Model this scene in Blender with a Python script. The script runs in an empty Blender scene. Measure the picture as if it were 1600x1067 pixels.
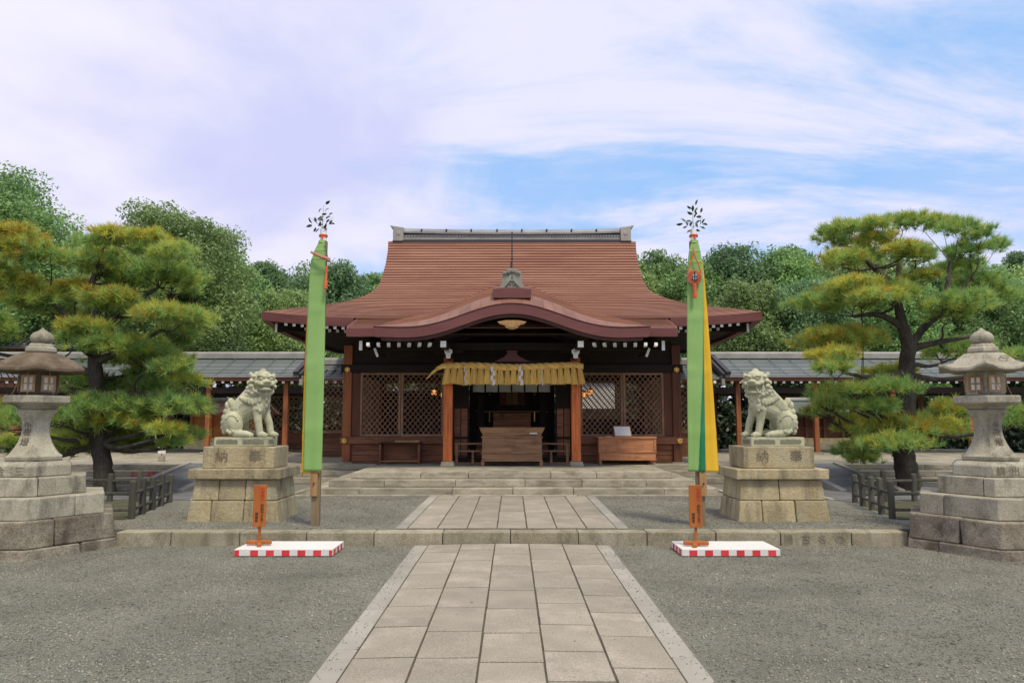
import bpy, math, random
import numpy as np
from mathutils import Vector, Matrix, Euler

random.seed(7)
SC = bpy.context.scene
C = SC.collection
R = math.radians
PI = math.pi

# ------------------------------------------------------------------ camera, sky, sun, exposure
cam_data = bpy.data.cameras.new('camera')
cam_data.sensor_width = 36.0
cam_data.lens = 25.875
cam_data.clip_start = 0.1
cam_data.clip_end = 2500
cam = bpy.data.objects.new('camera', cam_data)
cam.location = (0.0, 0.0, 1.6)
cam.rotation_euler = (R(90 + 6.03), 0, 0)
C.objects.link(cam)
SC.camera = cam

SUN_ELEV, SUN_AZ = 60.0, 150.0          # azimuth clockwise from +Y: behind the camera, to the right
world = bpy.data.worlds.new('World')
SC.world = world
world.use_nodes = True

def build_sky():
    nt = world.node_tree
    N, L = nt.nodes, nt.links
    N.clear()
    out = N.new('ShaderNodeOutputWorld')
    bg = N.new('ShaderNodeBackground')
    bg.inputs['Strength'].default_value = 0.1
    L.new(bg.outputs[0], out.inputs[0])
    sky = N.new('ShaderNodeTexSky')
    sky.sky_type = 'NISHITA'
    sky.sun_disc = False
    sky.sun_elevation = R(SUN_ELEV)
    sky.sun_rotation = R(SUN_AZ)
    sky.air_density = 1.0
    sky.dust_density = 0.6
    sky.ozone_density = 1.0
    tc = N.new('ShaderNodeTexCoord')
    sep = N.new('ShaderNodeSeparateXYZ')
    L.new(tc.outputs['Generated'], sep.inputs[0])

    def math_(op, a, b=None, clamp=False):
        m = N.new('ShaderNodeMath'); m.operation = op; m.use_clamp = clamp
        for i, v in enumerate((a, b)):
            if v is None: continue
            if isinstance(v, (int, float)): m.inputs[i].default_value = v
            else: L.new(v, m.inputs[i])
        return m.outputs[0]

    def ramp(v, a, b):
        m = N.new('ShaderNodeMapRange'); m.interpolation_type = 'SMOOTHSTEP'
        m.inputs['From Min'].default_value = a; m.inputs['From Max'].default_value = b
        L.new(v, m.inputs['Value'])
        return m.outputs[0]

    def mix(f, a, b):
        m = N.new('ShaderNodeMix'); m.data_type = 'RGBA'
        if isinstance(f, (int, float)): m.inputs[0].default_value = f
        else: L.new(f, m.inputs[0])
        for i, v in ((6, a), (7, b)):
            if isinstance(v, tuple): m.inputs[i].default_value = (*v, 1)
            else: L.new(v, m.inputs[i])
        return m.outputs[2]

    # clouds lie on a high layer: divide the direction by its height
    zc = math_('ADD', math_('MAXIMUM', sep.outputs[2], 0.0), 0.16)
    u = math_('DIVIDE', sep.outputs[0], zc)
    v = math_('DIVIDE', sep.outputs[1], zc)
    comb = N.new('ShaderNodeCombineXYZ')
    L.new(u, comb.inputs[0]); L.new(v, comb.inputs[1])

    def noise(vec, scale, detail, rough, rot=0.0, sc=(1, 1, 1), off=(0, 0, 0), dist=0.0):
        mp = N.new('ShaderNodeMapping')
        mp.inputs['Rotation'].default_value = (0, 0, R(rot))
        mp.inputs['Scale'].default_value = sc
        mp.inputs['Location'].default_value = off
        L.new(vec, mp.inputs['Vector'])
        n = N.new('ShaderNodeTexNoise')
        n.inputs['Scale'].default_value = scale
        n.inputs['Detail'].default_value = detail
        n.inputs['Roughness'].default_value = rough
        n.inputs['Distortion'].default_value = dist
        L.new(mp.outputs[0], n.inputs['Vector'])
        return n.outputs['Fac']

    # broad bank: thick towards the left (west) of the view, breaking up to the right
    big = noise(comb.outputs[0], 0.7, 8, 0.55, 25, (1, 0.7, 1), (3.3, 13.8, 0), 0.3)
    side = math_('ADD', math_('MULTIPLY', sep.outputs[0], -0.45), math_('MULTIPLY', sep.outputs[2], 0.18))
    cover = ramp(math_('ADD', big, side), 0.45, 0.62)
    # streaky cirrus, drawn out from lower left to upper right
    cir = noise(comb.outputs[0], 1.35, 9, 0.62, 66, (0.50, 1.0, 1), (4.3, 15.9, 0), 0.6)
    cirm = math_('MULTIPLY', ramp(cir, 0.41, 0.60), 0.95)
    # low cloud towards the horizon
    low = ramp(sep.outputs[2], 0.42, 0.02)
    lown = noise(comb.outputs[0], 0.9, 8, 0.58, -10, (1, 0.5, 1), (7.7, 0.2, 0), 0.2)
    lowm = math_('MULTIPLY', math_('MULTIPLY', low, ramp(lown, 0.36, 0.66)), 0.7)
    clear = mix(0.85, sky.outputs[0], (2.35, 4.05, 6.81))
    c1 = mix(cirm, clear, (5.7, 5.61, 6.67))
    body = noise(comb.outputs[0], 1.1, 8, 0.55, 35, (1, 0.7, 1), (12.7, 9.6, 0), 0.2)
    bank = mix(ramp(body, 0.36, 0.62), (4.2, 4.35, 6.4), (6.07, 5.93, 6.67))
    c2 = mix(cover, c1, bank)
    c3 = mix(lowm, c2, (5.24, 5.15, 6.62))
    L.new(c3, bg.inputs['Color'])

build_sky()

sun_data = bpy.data.lights.new('sun', 'SUN')
sun_data.energy = 2.0
sun_data.angle = R(13)
sun_data.color = (1.0, 0.89, 0.68)
sun = bpy.data.objects.new('sun', sun_data)
_e, _a = R(SUN_ELEV), R(SUN_AZ)
_d = Vector((math.sin(_a) * math.cos(_e), math.cos(_a) * math.cos(_e), math.sin(_e)))
sun.rotation_euler = _d.to_track_quat('Z', 'Y').to_euler()
sun.location = (8, -10, 20)
C.objects.link(sun)

SC.view_settings.view_transform = 'Standard'
SC.view_settings.look = 'None'
SC.view_settings.exposure = 0.60
SC.view_settings.gamma = 1.0
SC.view_settings.use_curve_mapping = False
SC.render.engine = 'CYCLES'
SC.cycles.max_bounces = 8
SC.cycles.transparent_max_bounces = 8
SC.cycles.use_denoising = True

# ------------------------------------------------------------------ materials
def pmat(name, c1, c2, scale=3.0, rough=0.8, bump=0.25, bscale=50, grain=0.15, gscale=110,
         stain=None, stain_amt=0.0, stain_map=(3, 3, 0.8), stain_lo=0.52, stain_hi=0.68,
         stretch=(1, 1, 1), rnd=0.10, metallic=0.0, spec=0.35, stain2=None, stain2_amt=0.0, stain2_scale=2.2, island=False):
    m = bpy.data.materials.new(name)
    m.use_nodes = True
    nt = m.node_tree
    N, L = nt.nodes, nt.links
    b = N['Principled BSDF']
    b.inputs['Roughness'].default_value = rough
    b.inputs['Metallic'].default_value = metallic
    b.inputs['Specular IOR Level'].default_value = spec
    tc = N.new('ShaderNodeTexCoord')
    oi = N.new('ShaderNodeObjectInfo')
    if island:
        geo = N.new('ShaderNodeNewGeometry')
        rnd_out = geo.outputs['Random Per Island']
    else:
        rnd_out = oi.outputs['Random']
    ml = N.new('ShaderNodeMath'); ml.operation = 'MULTIPLY'; ml.inputs[1].default_value = 47.0
    L.new(oi.outputs['Random'], ml.inputs[0])
    va = N.new('ShaderNodeVectorMath'); va.operation = 'ADD'
    L.new(tc.outputs['Object'], va.inputs[0]); L.new(ml.outputs[0], va.inputs[1])
    mp = N.new('ShaderNodeMapping'); mp.inputs['Scale'].default_value = stretch
    L.new(va.outputs[0], mp.inputs['Vector'])
    vec = mp.outputs[0]

    def noise(v, s, d=6, r=0.55):
        n = N.new('ShaderNodeTexNoise')
        n.inputs['Scale'].default_value = s; n.inputs['Detail'].default_value = d; n.inputs['Roughness'].default_value = r
        L.new(v, n.inputs['Vector']); return n.outputs['Fac']

    def rng(v, a, b_, c=0.0, d=1.0):
        q = N.new('ShaderNodeMapRange')
        q.inputs['From Min'].default_value = a; q.inputs['From Max'].default_value = b_
        q.inputs['To Min'].default_value = c; q.inputs['To Max'].default_value = d
        L.new(v, q.inputs['Value']); return q.outputs[0]

    def mix(f, a, c):
        q = N.new('ShaderNodeMix'); q.data_type = 'RGBA'
        L.new(f, q.inputs[0])
        for i, v in ((6, a), (7, c)):
            if isinstance(v, tuple): q.inputs[i].default_value = (*v, 1)
            else: L.new(v, q.inputs[i])
        return q.outputs[2]

    col = mix(rng(noise(vec, scale), 0.32, 0.68), c1, c2)
    if stain2:
        col = mix(rng(noise(va.outputs[0], stain2_scale, 7, 0.65), 0.52, 0.70, 0, stain2_amt), col, stain2)
    if stain:
        mp2 = N.new('ShaderNodeMapping'); mp2.inputs['Scale'].default_value = stain_map
        L.new(va.outputs[0], mp2.inputs['Vector'])
        col = mix(rng(noise(mp2.outputs[0], 1.0, 8, 0.62), stain_lo, stain_hi, 0, stain_amt), col, stain)
    # fine grain and a per-piece brightness
    g = rng(noise(vec, gscale, 3, 0.6), 0.25, 0.75, 1 - grain, 1 + grain)
    p = rng(rnd_out, 0, 1, 1 - rnd, 1 + rnd)
    k = N.new('ShaderNodeMath'); k.operation = 'MULTIPLY'
    L.new(g, k.inputs[0]); L.new(p, k.inputs[1])
    vm = N.new('ShaderNodeVectorMath'); vm.operation = 'SCALE'
    L.new(col, vm.inputs[0]); L.new(k.outputs[0], vm.inputs['Scale'])
    L.new(vm.outputs[0], b.inputs['Base Color'])
    if bump > 0:
        bp = N.new('ShaderNodeBump')
        bp.inputs['Strength'].default_value = bump
        bp.inputs['Distance'].default_value = 0.02
        L.new(noise(vec, bscale, 6, 0.65), bp.inputs['Height'])
        L.new(bp.outputs[0], b.inputs['Normal'])
    return m

def leafmat(name, c1, c2, scale=0.6, trans=0.42, rnd=0.2, rough=0.5):
    m = bpy.data.materials.new(name); m.use_nodes = True
    nt = m.node_tree; N, L = nt.nodes, nt.links
    b = N['Principled BSDF']; out = N['Material Output']
    b.inputs['Roughness'].default_value = rough
    b.inputs['Specular IOR Level'].default_value = 0.45
    geo = N.new('ShaderNodeNewGeometry'); oi = N.new('ShaderNodeObjectInfo'); tc = N.new('ShaderNodeTexCoord')
    n = N.new('ShaderNodeTexNoise'); n.inputs['Scale'].default_value = scale; n.inputs['Detail'].default_value = 4
    va = N.new('ShaderNodeVectorMath'); va.operation = 'ADD'
    ml = N.new('ShaderNodeMath'); ml.operation = 'MULTIPLY'; ml.inputs[1].default_value = 31.0
    L.new(oi.outputs['Random'], ml.inputs[0]); L.new(tc.outputs['Object'], va.inputs[0]); L.new(ml.outputs[0], va.inputs[1])
    L.new(va.outputs[0], n.inputs['Vector'])
    a = N.new('ShaderNodeMath'); a.operation = 'ADD'
    q = N.new('ShaderNodeMapRange'); q.inputs['From Min'].default_value = 0; q.inputs['From Max'].default_value = 1
    q.inputs['To Min'].default_value = -0.28; q.inputs['To Max'].default_value = 0.28
    L.new(geo.outputs['Random Per Island'], q.inputs['Value'])
    L.new(n.outputs['Fac'], a.inputs[0]); L.new(q.outputs[0], a.inputs[1])
    w = N.new('ShaderNodeMapRange'); w.inputs['From Min'].default_value = 0.25; w.inputs['From Max'].default_value = 0.75
    L.new(a.outputs[0], w.inputs['Value'])
    x = N.new('ShaderNodeMix'); x.data_type = 'RGBA'
    x.inputs[6].default_value = (*c1, 1); x.inputs[7].default_value = (*c2, 1)
    L.new(w.outputs[0], x.inputs[0])
    p = N.new('ShaderNodeMapRange'); p.inputs['To Min'].default_value = 1 - rnd; p.inputs['To Max'].default_value = 1 + rnd
    L.new(oi.outputs['Random'], p.inputs['Value'])
    vm = N.new('ShaderNodeVectorMath'); vm.operation = 'SCALE'
    L.new(x.outputs[2], vm.inputs[0]); L.new(p.outputs[0], vm.inputs['Scale'])
    L.new(vm.outputs[0], b.inputs['Base Color'])
    t = N.new('ShaderNodeBsdfTranslucent'); L.new(vm.outputs[0], t.inputs['Color'])
    s = N.new('ShaderNodeMixShader'); s.inputs[0].default_value = trans
    L.new(b.outputs[0], s.inputs[1]); L.new(t.outputs[0], s.inputs[2]); L.new(s.outputs[0], out.inputs[0])
    return m

def plain(name, c, rough=0.6, metallic=0.0, emit=0.0, spec=0.4):
    m = bpy.data.materials.new(name); m.use_nodes = True
    b = m.node_tree.nodes['Principled BSDF']
    b.inputs['Base Color'].default_value = (*c, 1); b.inputs['Roughness'].default_value = rough
    b.inputs['Metallic'].default_value = metallic; b.inputs['Specular IOR Level'].default_value = spec
    if emit:
        b.inputs['Emission Color'].default_value = (*c, 1); b.inputs['Emission Strength'].default_value = emit
    return m

M = {}
M['gravel'] = pmat('gravel_ground', (0.172, 0.1687, 0.1347), (0.2512, 0.2482, 0.1998), 1.2, 0.95, 1.0, 95, 0.5, 150, rnd=0)
M['pebble'] = pmat('pebbles', (0.1711, 0.1674, 0.129), (0.2822, 0.2775, 0.2194), 1.5, 0.9, 0.1, 200, 0.2, 300, rnd=0.42, island=True)
M['paving'] = pmat('paving_granite', (0.2658, 0.2394, 0.1868), (0.3437, 0.3116, 0.2458), 2.0, 0.85, 0.35, 120, 0.34, 90, rnd=0.10, spec=0.25,
                   stain=(0.29, 0.26, 0.20), stain_amt=0.5, stain_map=(2.2, 1.2, 2), stain2=(0.50, 0.43, 0.37), stain2_amt=0.5)
M['paving_edge'] = pmat('paving_edge_granite', (0.2901, 0.2759, 0.2307), (0.3744, 0.352, 0.2946), 2.0, 0.85, 0.25, 140, 0.15, 170, rnd=0.09,
                        stain=(0.22, 0.22, 0.19), stain_amt=0.5, stain_map=(2.2, 1.2, 2))
M['kerb'] = pmat('kerb_granite', (0.2497, 0.2219, 0.1429), (0.3672, 0.3329, 0.2429), 3.0, 0.9, 0.5, 70, 0.40, 60, rnd=0.10,
                 stain=(0.10, 0.085, 0.05), stain_amt=0.75, stain_map=(5, 3, 2.2), stain_lo=0.50, stain_hi=0.72)
M['step'] = pmat('step_stone', (0.3115, 0.2814, 0.2058), (0.4156, 0.3824, 0.2927), 2.0, 0.88, 0.3, 80, 0.28, 60, rnd=0.10,
                 stain=(0.17, 0.15, 0.105), stain_amt=0.75, stain_map=(2.6, 1.2, 7.0), stain_lo=0.47, stain_hi=0.66)
M['plinth'] = pmat('warm_plinth_stone', (0.3316, 0.27, 0.1482), (0.4478, 0.3882, 0.2417), 2.6, 0.92, 0.9, 22, 0.22, 55, rnd=0.14,
                   stain=(0.13, 0.115, 0.075), stain_amt=0.8, stain_map=(5, 5, 1.1), stain_lo=0.48, stain_hi=0.70,
                   stain2=(0.36, 0.36, 0.27), stain2_amt=0.6)
M['lion'] = pmat('carved_pale_stone', (0.4031, 0.4058, 0.2661), (0.5263, 0.5257, 0.3582), 4.0, 0.9, 0.25, 90, 0.13, 160, rnd=0.04,
                 stain=(0.13, 0.14, 0.095), stain_amt=0.7, stain_map=(4, 4, 2.2), stain_lo=0.50, stain_hi=0.72)
M['lion_carve'] = pmat('recess_shade_stone', (0.162, 0.162, 0.1094), (0.2268, 0.2268, 0.1539), 14, 0.95, 0.3, 80, rnd=0)  # lion stone toned darker to paint the shade of the carved panels
M['lantern'] = pmat('lantern_stone', (0.3024, 0.2813, 0.2065), (0.42, 0.3929, 0.3036), 4.0, 0.9, 0.4, 60, 0.34, 60, rnd=0.10,
                    stain=(0.10, 0.095, 0.065), stain_amt=0.85, stain_map=(5, 5, 1.6), stain_lo=0.49, stain_hi=0.70)
M['lantern_dark'] = pmat('weathered_lantern_stone', (0.085, 0.06, 0.035), (0.19, 0.145, 0.095), 5.0, 0.95, 0.5, 60, 0.25, 100,
                         stain=(0.28, 0.26, 0.19), stain_amt=0.5, stain_map=(6, 6, 4), stain_lo=0.56, stain_hi=0.72)
M['rough_base'] = pmat('rough_base_stone', (0.1537, 0.1305, 0.09072), (0.3256, 0.2926, 0.2222), 3.4, 0.95, 1.0, 20, 0.4, 50, rnd=0.15,
                       stain=(0.065, 0.05, 0.035), stain_amt=0.85, stain_map=(3, 3, 2.2), stain_lo=0.48, stain_hi=0.68)
M['engrave'] = pmat('engraved_letter', (0.1247, 0.1081, 0.07484), (0.2329, 0.1995, 0.1414), 8, 0.95, 0.2, 80, rnd=0)
M['engrave_soft'] = pmat('worn_engraving', (0.1575, 0.1387, 0.09372), (0.2325, 0.2063, 0.1463), 14, 0.95, 0.2, 80, rnd=0)
M['asphalt'] = pmat('asphalt', (0.1219, 0.1279, 0.1316), (0.1787, 0.1841, 0.183), 3, 0.9, 0.4, 160, 0.3, 200, rnd=0)
M['joint'] = pmat('joint_soil_and_shade', (0.07, 0.058, 0.04), (0.12, 0.10, 0.07), 6, 0.95, 0.4, 60, 0.4, 60, rnd=0)
M['moss'] = pmat('mossy_soil', (0.055, 0.065, 0.03), (0.11, 0.10, 0.06), 3, 0.95, 0.8, 40, 0.4, 60, rnd=0)
# timber: grain along z (posts), x (beams and boards)
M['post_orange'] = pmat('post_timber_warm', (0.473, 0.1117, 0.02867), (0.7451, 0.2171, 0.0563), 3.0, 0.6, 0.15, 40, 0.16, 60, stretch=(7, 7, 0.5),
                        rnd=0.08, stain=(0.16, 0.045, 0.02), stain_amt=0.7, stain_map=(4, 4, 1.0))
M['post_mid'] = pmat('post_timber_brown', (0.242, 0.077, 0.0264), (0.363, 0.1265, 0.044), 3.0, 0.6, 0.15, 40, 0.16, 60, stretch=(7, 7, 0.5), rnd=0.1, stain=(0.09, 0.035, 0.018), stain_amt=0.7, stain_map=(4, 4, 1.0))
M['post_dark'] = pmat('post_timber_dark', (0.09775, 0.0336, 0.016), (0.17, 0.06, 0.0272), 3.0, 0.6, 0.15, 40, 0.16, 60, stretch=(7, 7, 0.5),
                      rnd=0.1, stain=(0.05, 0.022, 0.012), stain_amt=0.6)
M['beam'] = pmat('beam_timber', (0.138, 0.0575, 0.0299), (0.2415, 0.09775, 0.0483), 3.0, 0.65, 0.15, 40, 0.16, 60, stretch=(0.5, 7, 7), rnd=0.1,
                 stain=(0.055, 0.026, 0.016), stain_amt=0.6, stain_map=(1.2, 4, 4))
M['board'] = pmat('board_timber', (0.1518, 0.06072, 0.03036), (0.291, 0.1201, 0.05693), 3.0, 0.65, 0.15, 40, 0.16, 60, stretch=(0.5, 7, 7), rnd=0.22,
                  stain=(0.05, 0.024, 0.014), stain_amt=0.6, stain_map=(1.6, 4, 6))
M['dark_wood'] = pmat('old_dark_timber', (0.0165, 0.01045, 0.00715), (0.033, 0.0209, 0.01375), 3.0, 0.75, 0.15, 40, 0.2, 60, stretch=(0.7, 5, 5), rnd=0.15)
M['lattice'] = pmat('lattice_timber', (0.2, 0.1128, 0.06525), (0.3375, 0.196, 0.1182), 4, 0.7, 0.1, 60, 0.2, 60, rnd=0.15)
M['box_wood'] = pmat('weathered_box_timber', (0.22, 0.1155, 0.0572), (0.374, 0.22, 0.1155), 2.5, 0.65, 0.15, 40, 0.16, 60, stretch=(0.6, 6, 6), rnd=0.1,
                     stain=(0.11, 0.055, 0.028), stain_amt=0.6, stain_map=(2, 4, 4))
M['chest_wood'] = pmat('chest_timber', (0.3696, 0.1478, 0.0616), (0.5667, 0.2587, 0.117), 2.5, 0.55, 0.15, 40, 0.16, 60, stretch=(0.6, 6, 6), rnd=0.1,
                       stain=(0.12, 0.055, 0.028), stain_amt=0.65, stain_map=(3, 4, 3))
M['fence_wood'] = pmat('dark_fence_timber', (0.05198, 0.05198, 0.03969), (0.1087, 0.1087, 0.08505), 3.0, 0.85, 0.3, 40, 0.25, 60, stretch=(6, 6, 0.6), rnd=0.25)
M['pole_wood'] = pmat('pole_timber', (0.185, 0.135, 0.075), (0.28, 0.21, 0.12), 3.0, 0.75, 0.2, 40, 0.2, 60, stretch=(7, 7, 0.5), rnd=0.1)
M['bracket_wood'] = pmat('bracket_timber', (0.27, 0.155, 0.062), (0.38, 0.23, 0.095), 3.0, 0.7, 0.2, 40, 0.2, 60, stretch=(7, 7, 0.5), rnd=0.1)
M['sign_wood'] = pmat('sign_timber', (0.34, 0.09775, 0.0187), (0.442, 0.1403, 0.02975), 2.0, 0.55, 0.1, 40, 0.1, 60, stretch=(6, 6, 0.6), rnd=0.05)
M['copper'] = pmat('roof_copper', (0.2293, 0.09694, 0.06405), (0.3259, 0.1708, 0.1084), 1.1, 0.55, 0.08, 30, 0.16, 9, stretch=(0.3, 2.0, 9.0), rnd=0.03,
                   stain=(0.17, 0.062, 0.045), stain_amt=0.4, stain_map=(0.5, 0.8, 2.0), spec=0.3)
M['copper_plate'] = pmat('roof_copper_plate', (0.1779, 0.07252, 0.05098), (0.2468, 0.1259, 0.08247), 1.5, 0.5, 0.05, 30, 0.08, 14, rnd=0.12, spec=0.35)
M['fascia'] = pmat('fascia_copper', (0.1219, 0.0432, 0.0387), (0.1755, 0.0612, 0.054), 1.5, 0.5, 0.06, 30, 0.10, 20, stretch=(0.6, 1, 3), rnd=0.03, spec=0.35)
M['fascia_inner'] = pmat('barge_timber', (0.065, 0.030, 0.024), (0.10, 0.045, 0.035), 2, 0.6, 0.1, 40, 0.15, 40, rnd=0.05)
M['tile'] = pmat('grey_roof_tile', (0.20, 0.21, 0.22), (0.30, 0.31, 0.32), 2.0, 0.5, 0.12, 40, 0.15, 50, rnd=0.1, spec=0.4,
                 stain=(0.14, 0.15, 0.14), stain_amt=0.6, stain_map=(1, 2, 3))
M['roof_grey'] = pmat('corridor_roof_sheet', (0.09625, 0.1152, 0.1118), (0.1443, 0.164, 0.1545), 1.5, 0.6, 0.1, 40, 0.12, 50, stretch=(0.3, 1, 1), rnd=0.1, spec=0.35)
M['ridge_grey'] = pmat('ridge_tile', (0.23, 0.23, 0.20), (0.34, 0.335, 0.30), 2.0, 0.6, 0.2, 40, 0.15, 50, rnd=0.1)
M['ornament'] = pmat('ornament_tile', (0.20, 0.205, 0.165), (0.30, 0.30, 0.25), 5.0, 0.6, 0.2, 40, 0.15, 50, rnd=0.08)
M['white'] = pmat('white_paint', (0.887, 0.887, 0.8131), (1.01, 0.9979, 0.9363), 6, 0.7, 0.05, 60, 0.05, 60, rnd=0.06)
M['plaster'] = pmat('white_plaster', (0.60, 0.60, 0.55), (0.74, 0.73, 0.68), 2, 0.9, 0.1, 60, 0.05, 60, rnd=0.05)
M['straw'] = pmat('rice_straw', (0.6523, 0.4022, 0.0952), (0.9458, 0.6466, 0.1848), 3.0, 0.85, 0.5, 30, 0.35, 40, stretch=(18, 18, 0.8), rnd=0.10)
M['straw_rope'] = pmat('rice_straw_rope', (0.6776, 0.4206, 0.112), (0.9548, 0.6493, 0.2016), 5.0, 0.85, 0.5, 60, 0.3, 60, rnd=0.06)
M['paper'] = plain('white_paper', (0.80, 0.79, 0.77), 0.8)
M['gold'] = plain('gilt_metal', (0.75, 0.46, 0.12), 0.3, 0.85)
M['dark_metal'] = plain('dark_metal', (0.06, 0.055, 0.055), 0.5, 0.6)
M['orange_cord'] = pmat('orange_silk_cord', (0.55, 0.075, 0.02), (0.68, 0.12, 0.035), 20, 0.6, 0.2, 90, rnd=0.05)
M['pink_bag'] = pmat('brocade', (0.36, 0.14, 0.10), (0.52, 0.25, 0.17), 40, 0.6, 0.2, 90, rnd=0.05)
M['green_cloth'] = pmat('pale_green_silk', (0.2035, 0.3685, 0.1045), (0.2475, 0.4235, 0.132), 2, 0.6, 0.05, 20, 0.04, 80, rnd=0.0, spec=0.3)
M['fold_shadow_green'] = pmat('fold_shadow_silk', (0.012, 0.17, 0.07), (0.02, 0.22, 0.095), 2, 0.6, 0.05, 20, 0.04, 80, rnd=0.0, spec=0.3)
M['yellow_cloth'] = pmat('yellow_silk', (0.66, 0.40, 0.018), (0.74, 0.46, 0.03), 2, 0.6, 0.05, 20, 0.04, 80, rnd=0.0, spec=0.3)
M['red_cloth'] = pmat('dark_red_silk', (0.36, 0.045, 0.018), (0.46, 0.07, 0.025), 2, 0.6, 0.05, 20, 0.04, 80, rnd=0.0, spec=0.3)
M['red_check'] = pmat('red_paint', (0.62, 0.025, 0.035), (0.74, 0.06, 0.07), 4, 0.6, 0.05, 60, 0.08, 30, rnd=0.08)
M['platform_white'] = pmat('white_cloth_board', (0.63, 0.612, 0.576), (0.702, 0.6885, 0.657), 1.5, 0.8, 0.05, 60, 0.04, 60, rnd=0.02)
M['ink'] = plain('black_ink', (0.025, 0.02, 0.018), 0.7)
M['red_ink'] = plain('red_ink', (0.50, 0.02, 0.012), 0.6)
M['red_print'] = plain('red_print', (0.65, 0.03, 0.05), 0.6)
M['vermilion'] = pmat('vermilion_paint', (0.618, 0.238, 0.056), (0.7622, 0.35, 0.096), 2, 0.55, 0.08, 40, 0.1, 40, stretch=(0.6, 5, 5), rnd=0.1)
M['pink_roof'] = pmat('small_shrine_copper', (0.204, 0.102, 0.084), (0.27, 0.144, 0.12), 2, 0.6, 0.1, 40, 0.1, 40, rnd=0.05)
M['curtain'] = pmat('pale_curtain', (0.42, 0.46, 0.42), (0.54, 0.57, 0.53), 3, 0.85, 0.05, 40, 0.05, 60, rnd=0.04)
M['shoji'] = plain('shoji_paper', (0.775, 0.75, 0.65), 0.9)
M['shoji_frame'] = pmat('lantern_window_timber', (0.2932, 0.18, 0.0945), (0.552, 0.36, 0.189), 8, 0.7, 0.1, 60, rnd=0.25)
M['bamboo'] = plain('split_bamboo', (0.42, 0.32, 0.17), 0.6)
M['lit'] = plain('lit_lantern_paper', (1.0, 0.42, 0.12), 0.7, 0, 0.9)
M['bark'] = pmat('pine_bark', (0.03589, 0.03086, 0.02393), (0.09969, 0.08526, 0.06539), 6, 0.95, 1.0, 14, 0.4, 40, stretch=(1, 1, 0.4), rnd=0.05)
M['bark_far'] = pmat('forest_bark', (0.05, 0.042, 0.034), (0.10, 0.085, 0.07), 3, 0.95, 0.5, 14, 0.3, 30, rnd=0.1)
M['needle0'] = leafmat('pine_needles_green', (0.2092, 0.3709, 0.105), (0.3905, 0.5639, 0.1715), 0.9, 0.42, 0.0)
M['needle1'] = leafmat('pine_needles_light', (0.3393, 0.4565, 0.09885), (0.5526, 0.6341, 0.1427), 0.9, 0.42, 0.0)
M['needle2'] = leafmat('pine_needles_yellow', (0.4289, 0.4764, 0.08165), (0.6861, 0.6478, 0.09979), 0.9, 0.42, 0.0)
M['needle3'] = leafmat('pine_needles_orange', (0.4189, 0.325, 0.044), (0.5786, 0.425, 0.0605), 0.9, 0.42, 0.0)
M['leaf_a'] = leafmat('broadleaf_green', (0.1475, 0.2724, 0.08925), (0.2949, 0.4743, 0.1594), 0.35, 0.42, 0.22)
M['leaf_b'] = leafmat('broadleaf_dark', (0.1131, 0.2174, 0.0945), (0.2356, 0.378, 0.1688), 0.35, 0.42, 0.22)
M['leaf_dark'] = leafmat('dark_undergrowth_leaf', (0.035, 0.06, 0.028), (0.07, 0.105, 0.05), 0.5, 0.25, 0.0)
M['leaf_c'] = leafmat('broadleaf_olive', (0.182, 0.2813, 0.09563), (0.3549, 0.4852, 0.17), 0.35, 0.42, 0.22)
M['sakaki'] = leafmat('sakaki_leaf', (0.015, 0.045, 0.022), (0.035, 0.075, 0.035), 4, 0.12, 0.1, 0.35)
M['twig'] = plain('pale_twig', (0.30, 0.33, 0.26), 0.7)
M['distant_wall'] = pmat('grey_house_wall', (0.20, 0.20, 0.19), (0.27, 0.265, 0.25), 1, 0.9, 0.05, 30, 0.08, 30, rnd=0)
M['window_glass'] = plain('window_glass', (0.30, 0.38, 0.42), 0.15, 0, 0, 0.6)

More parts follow.
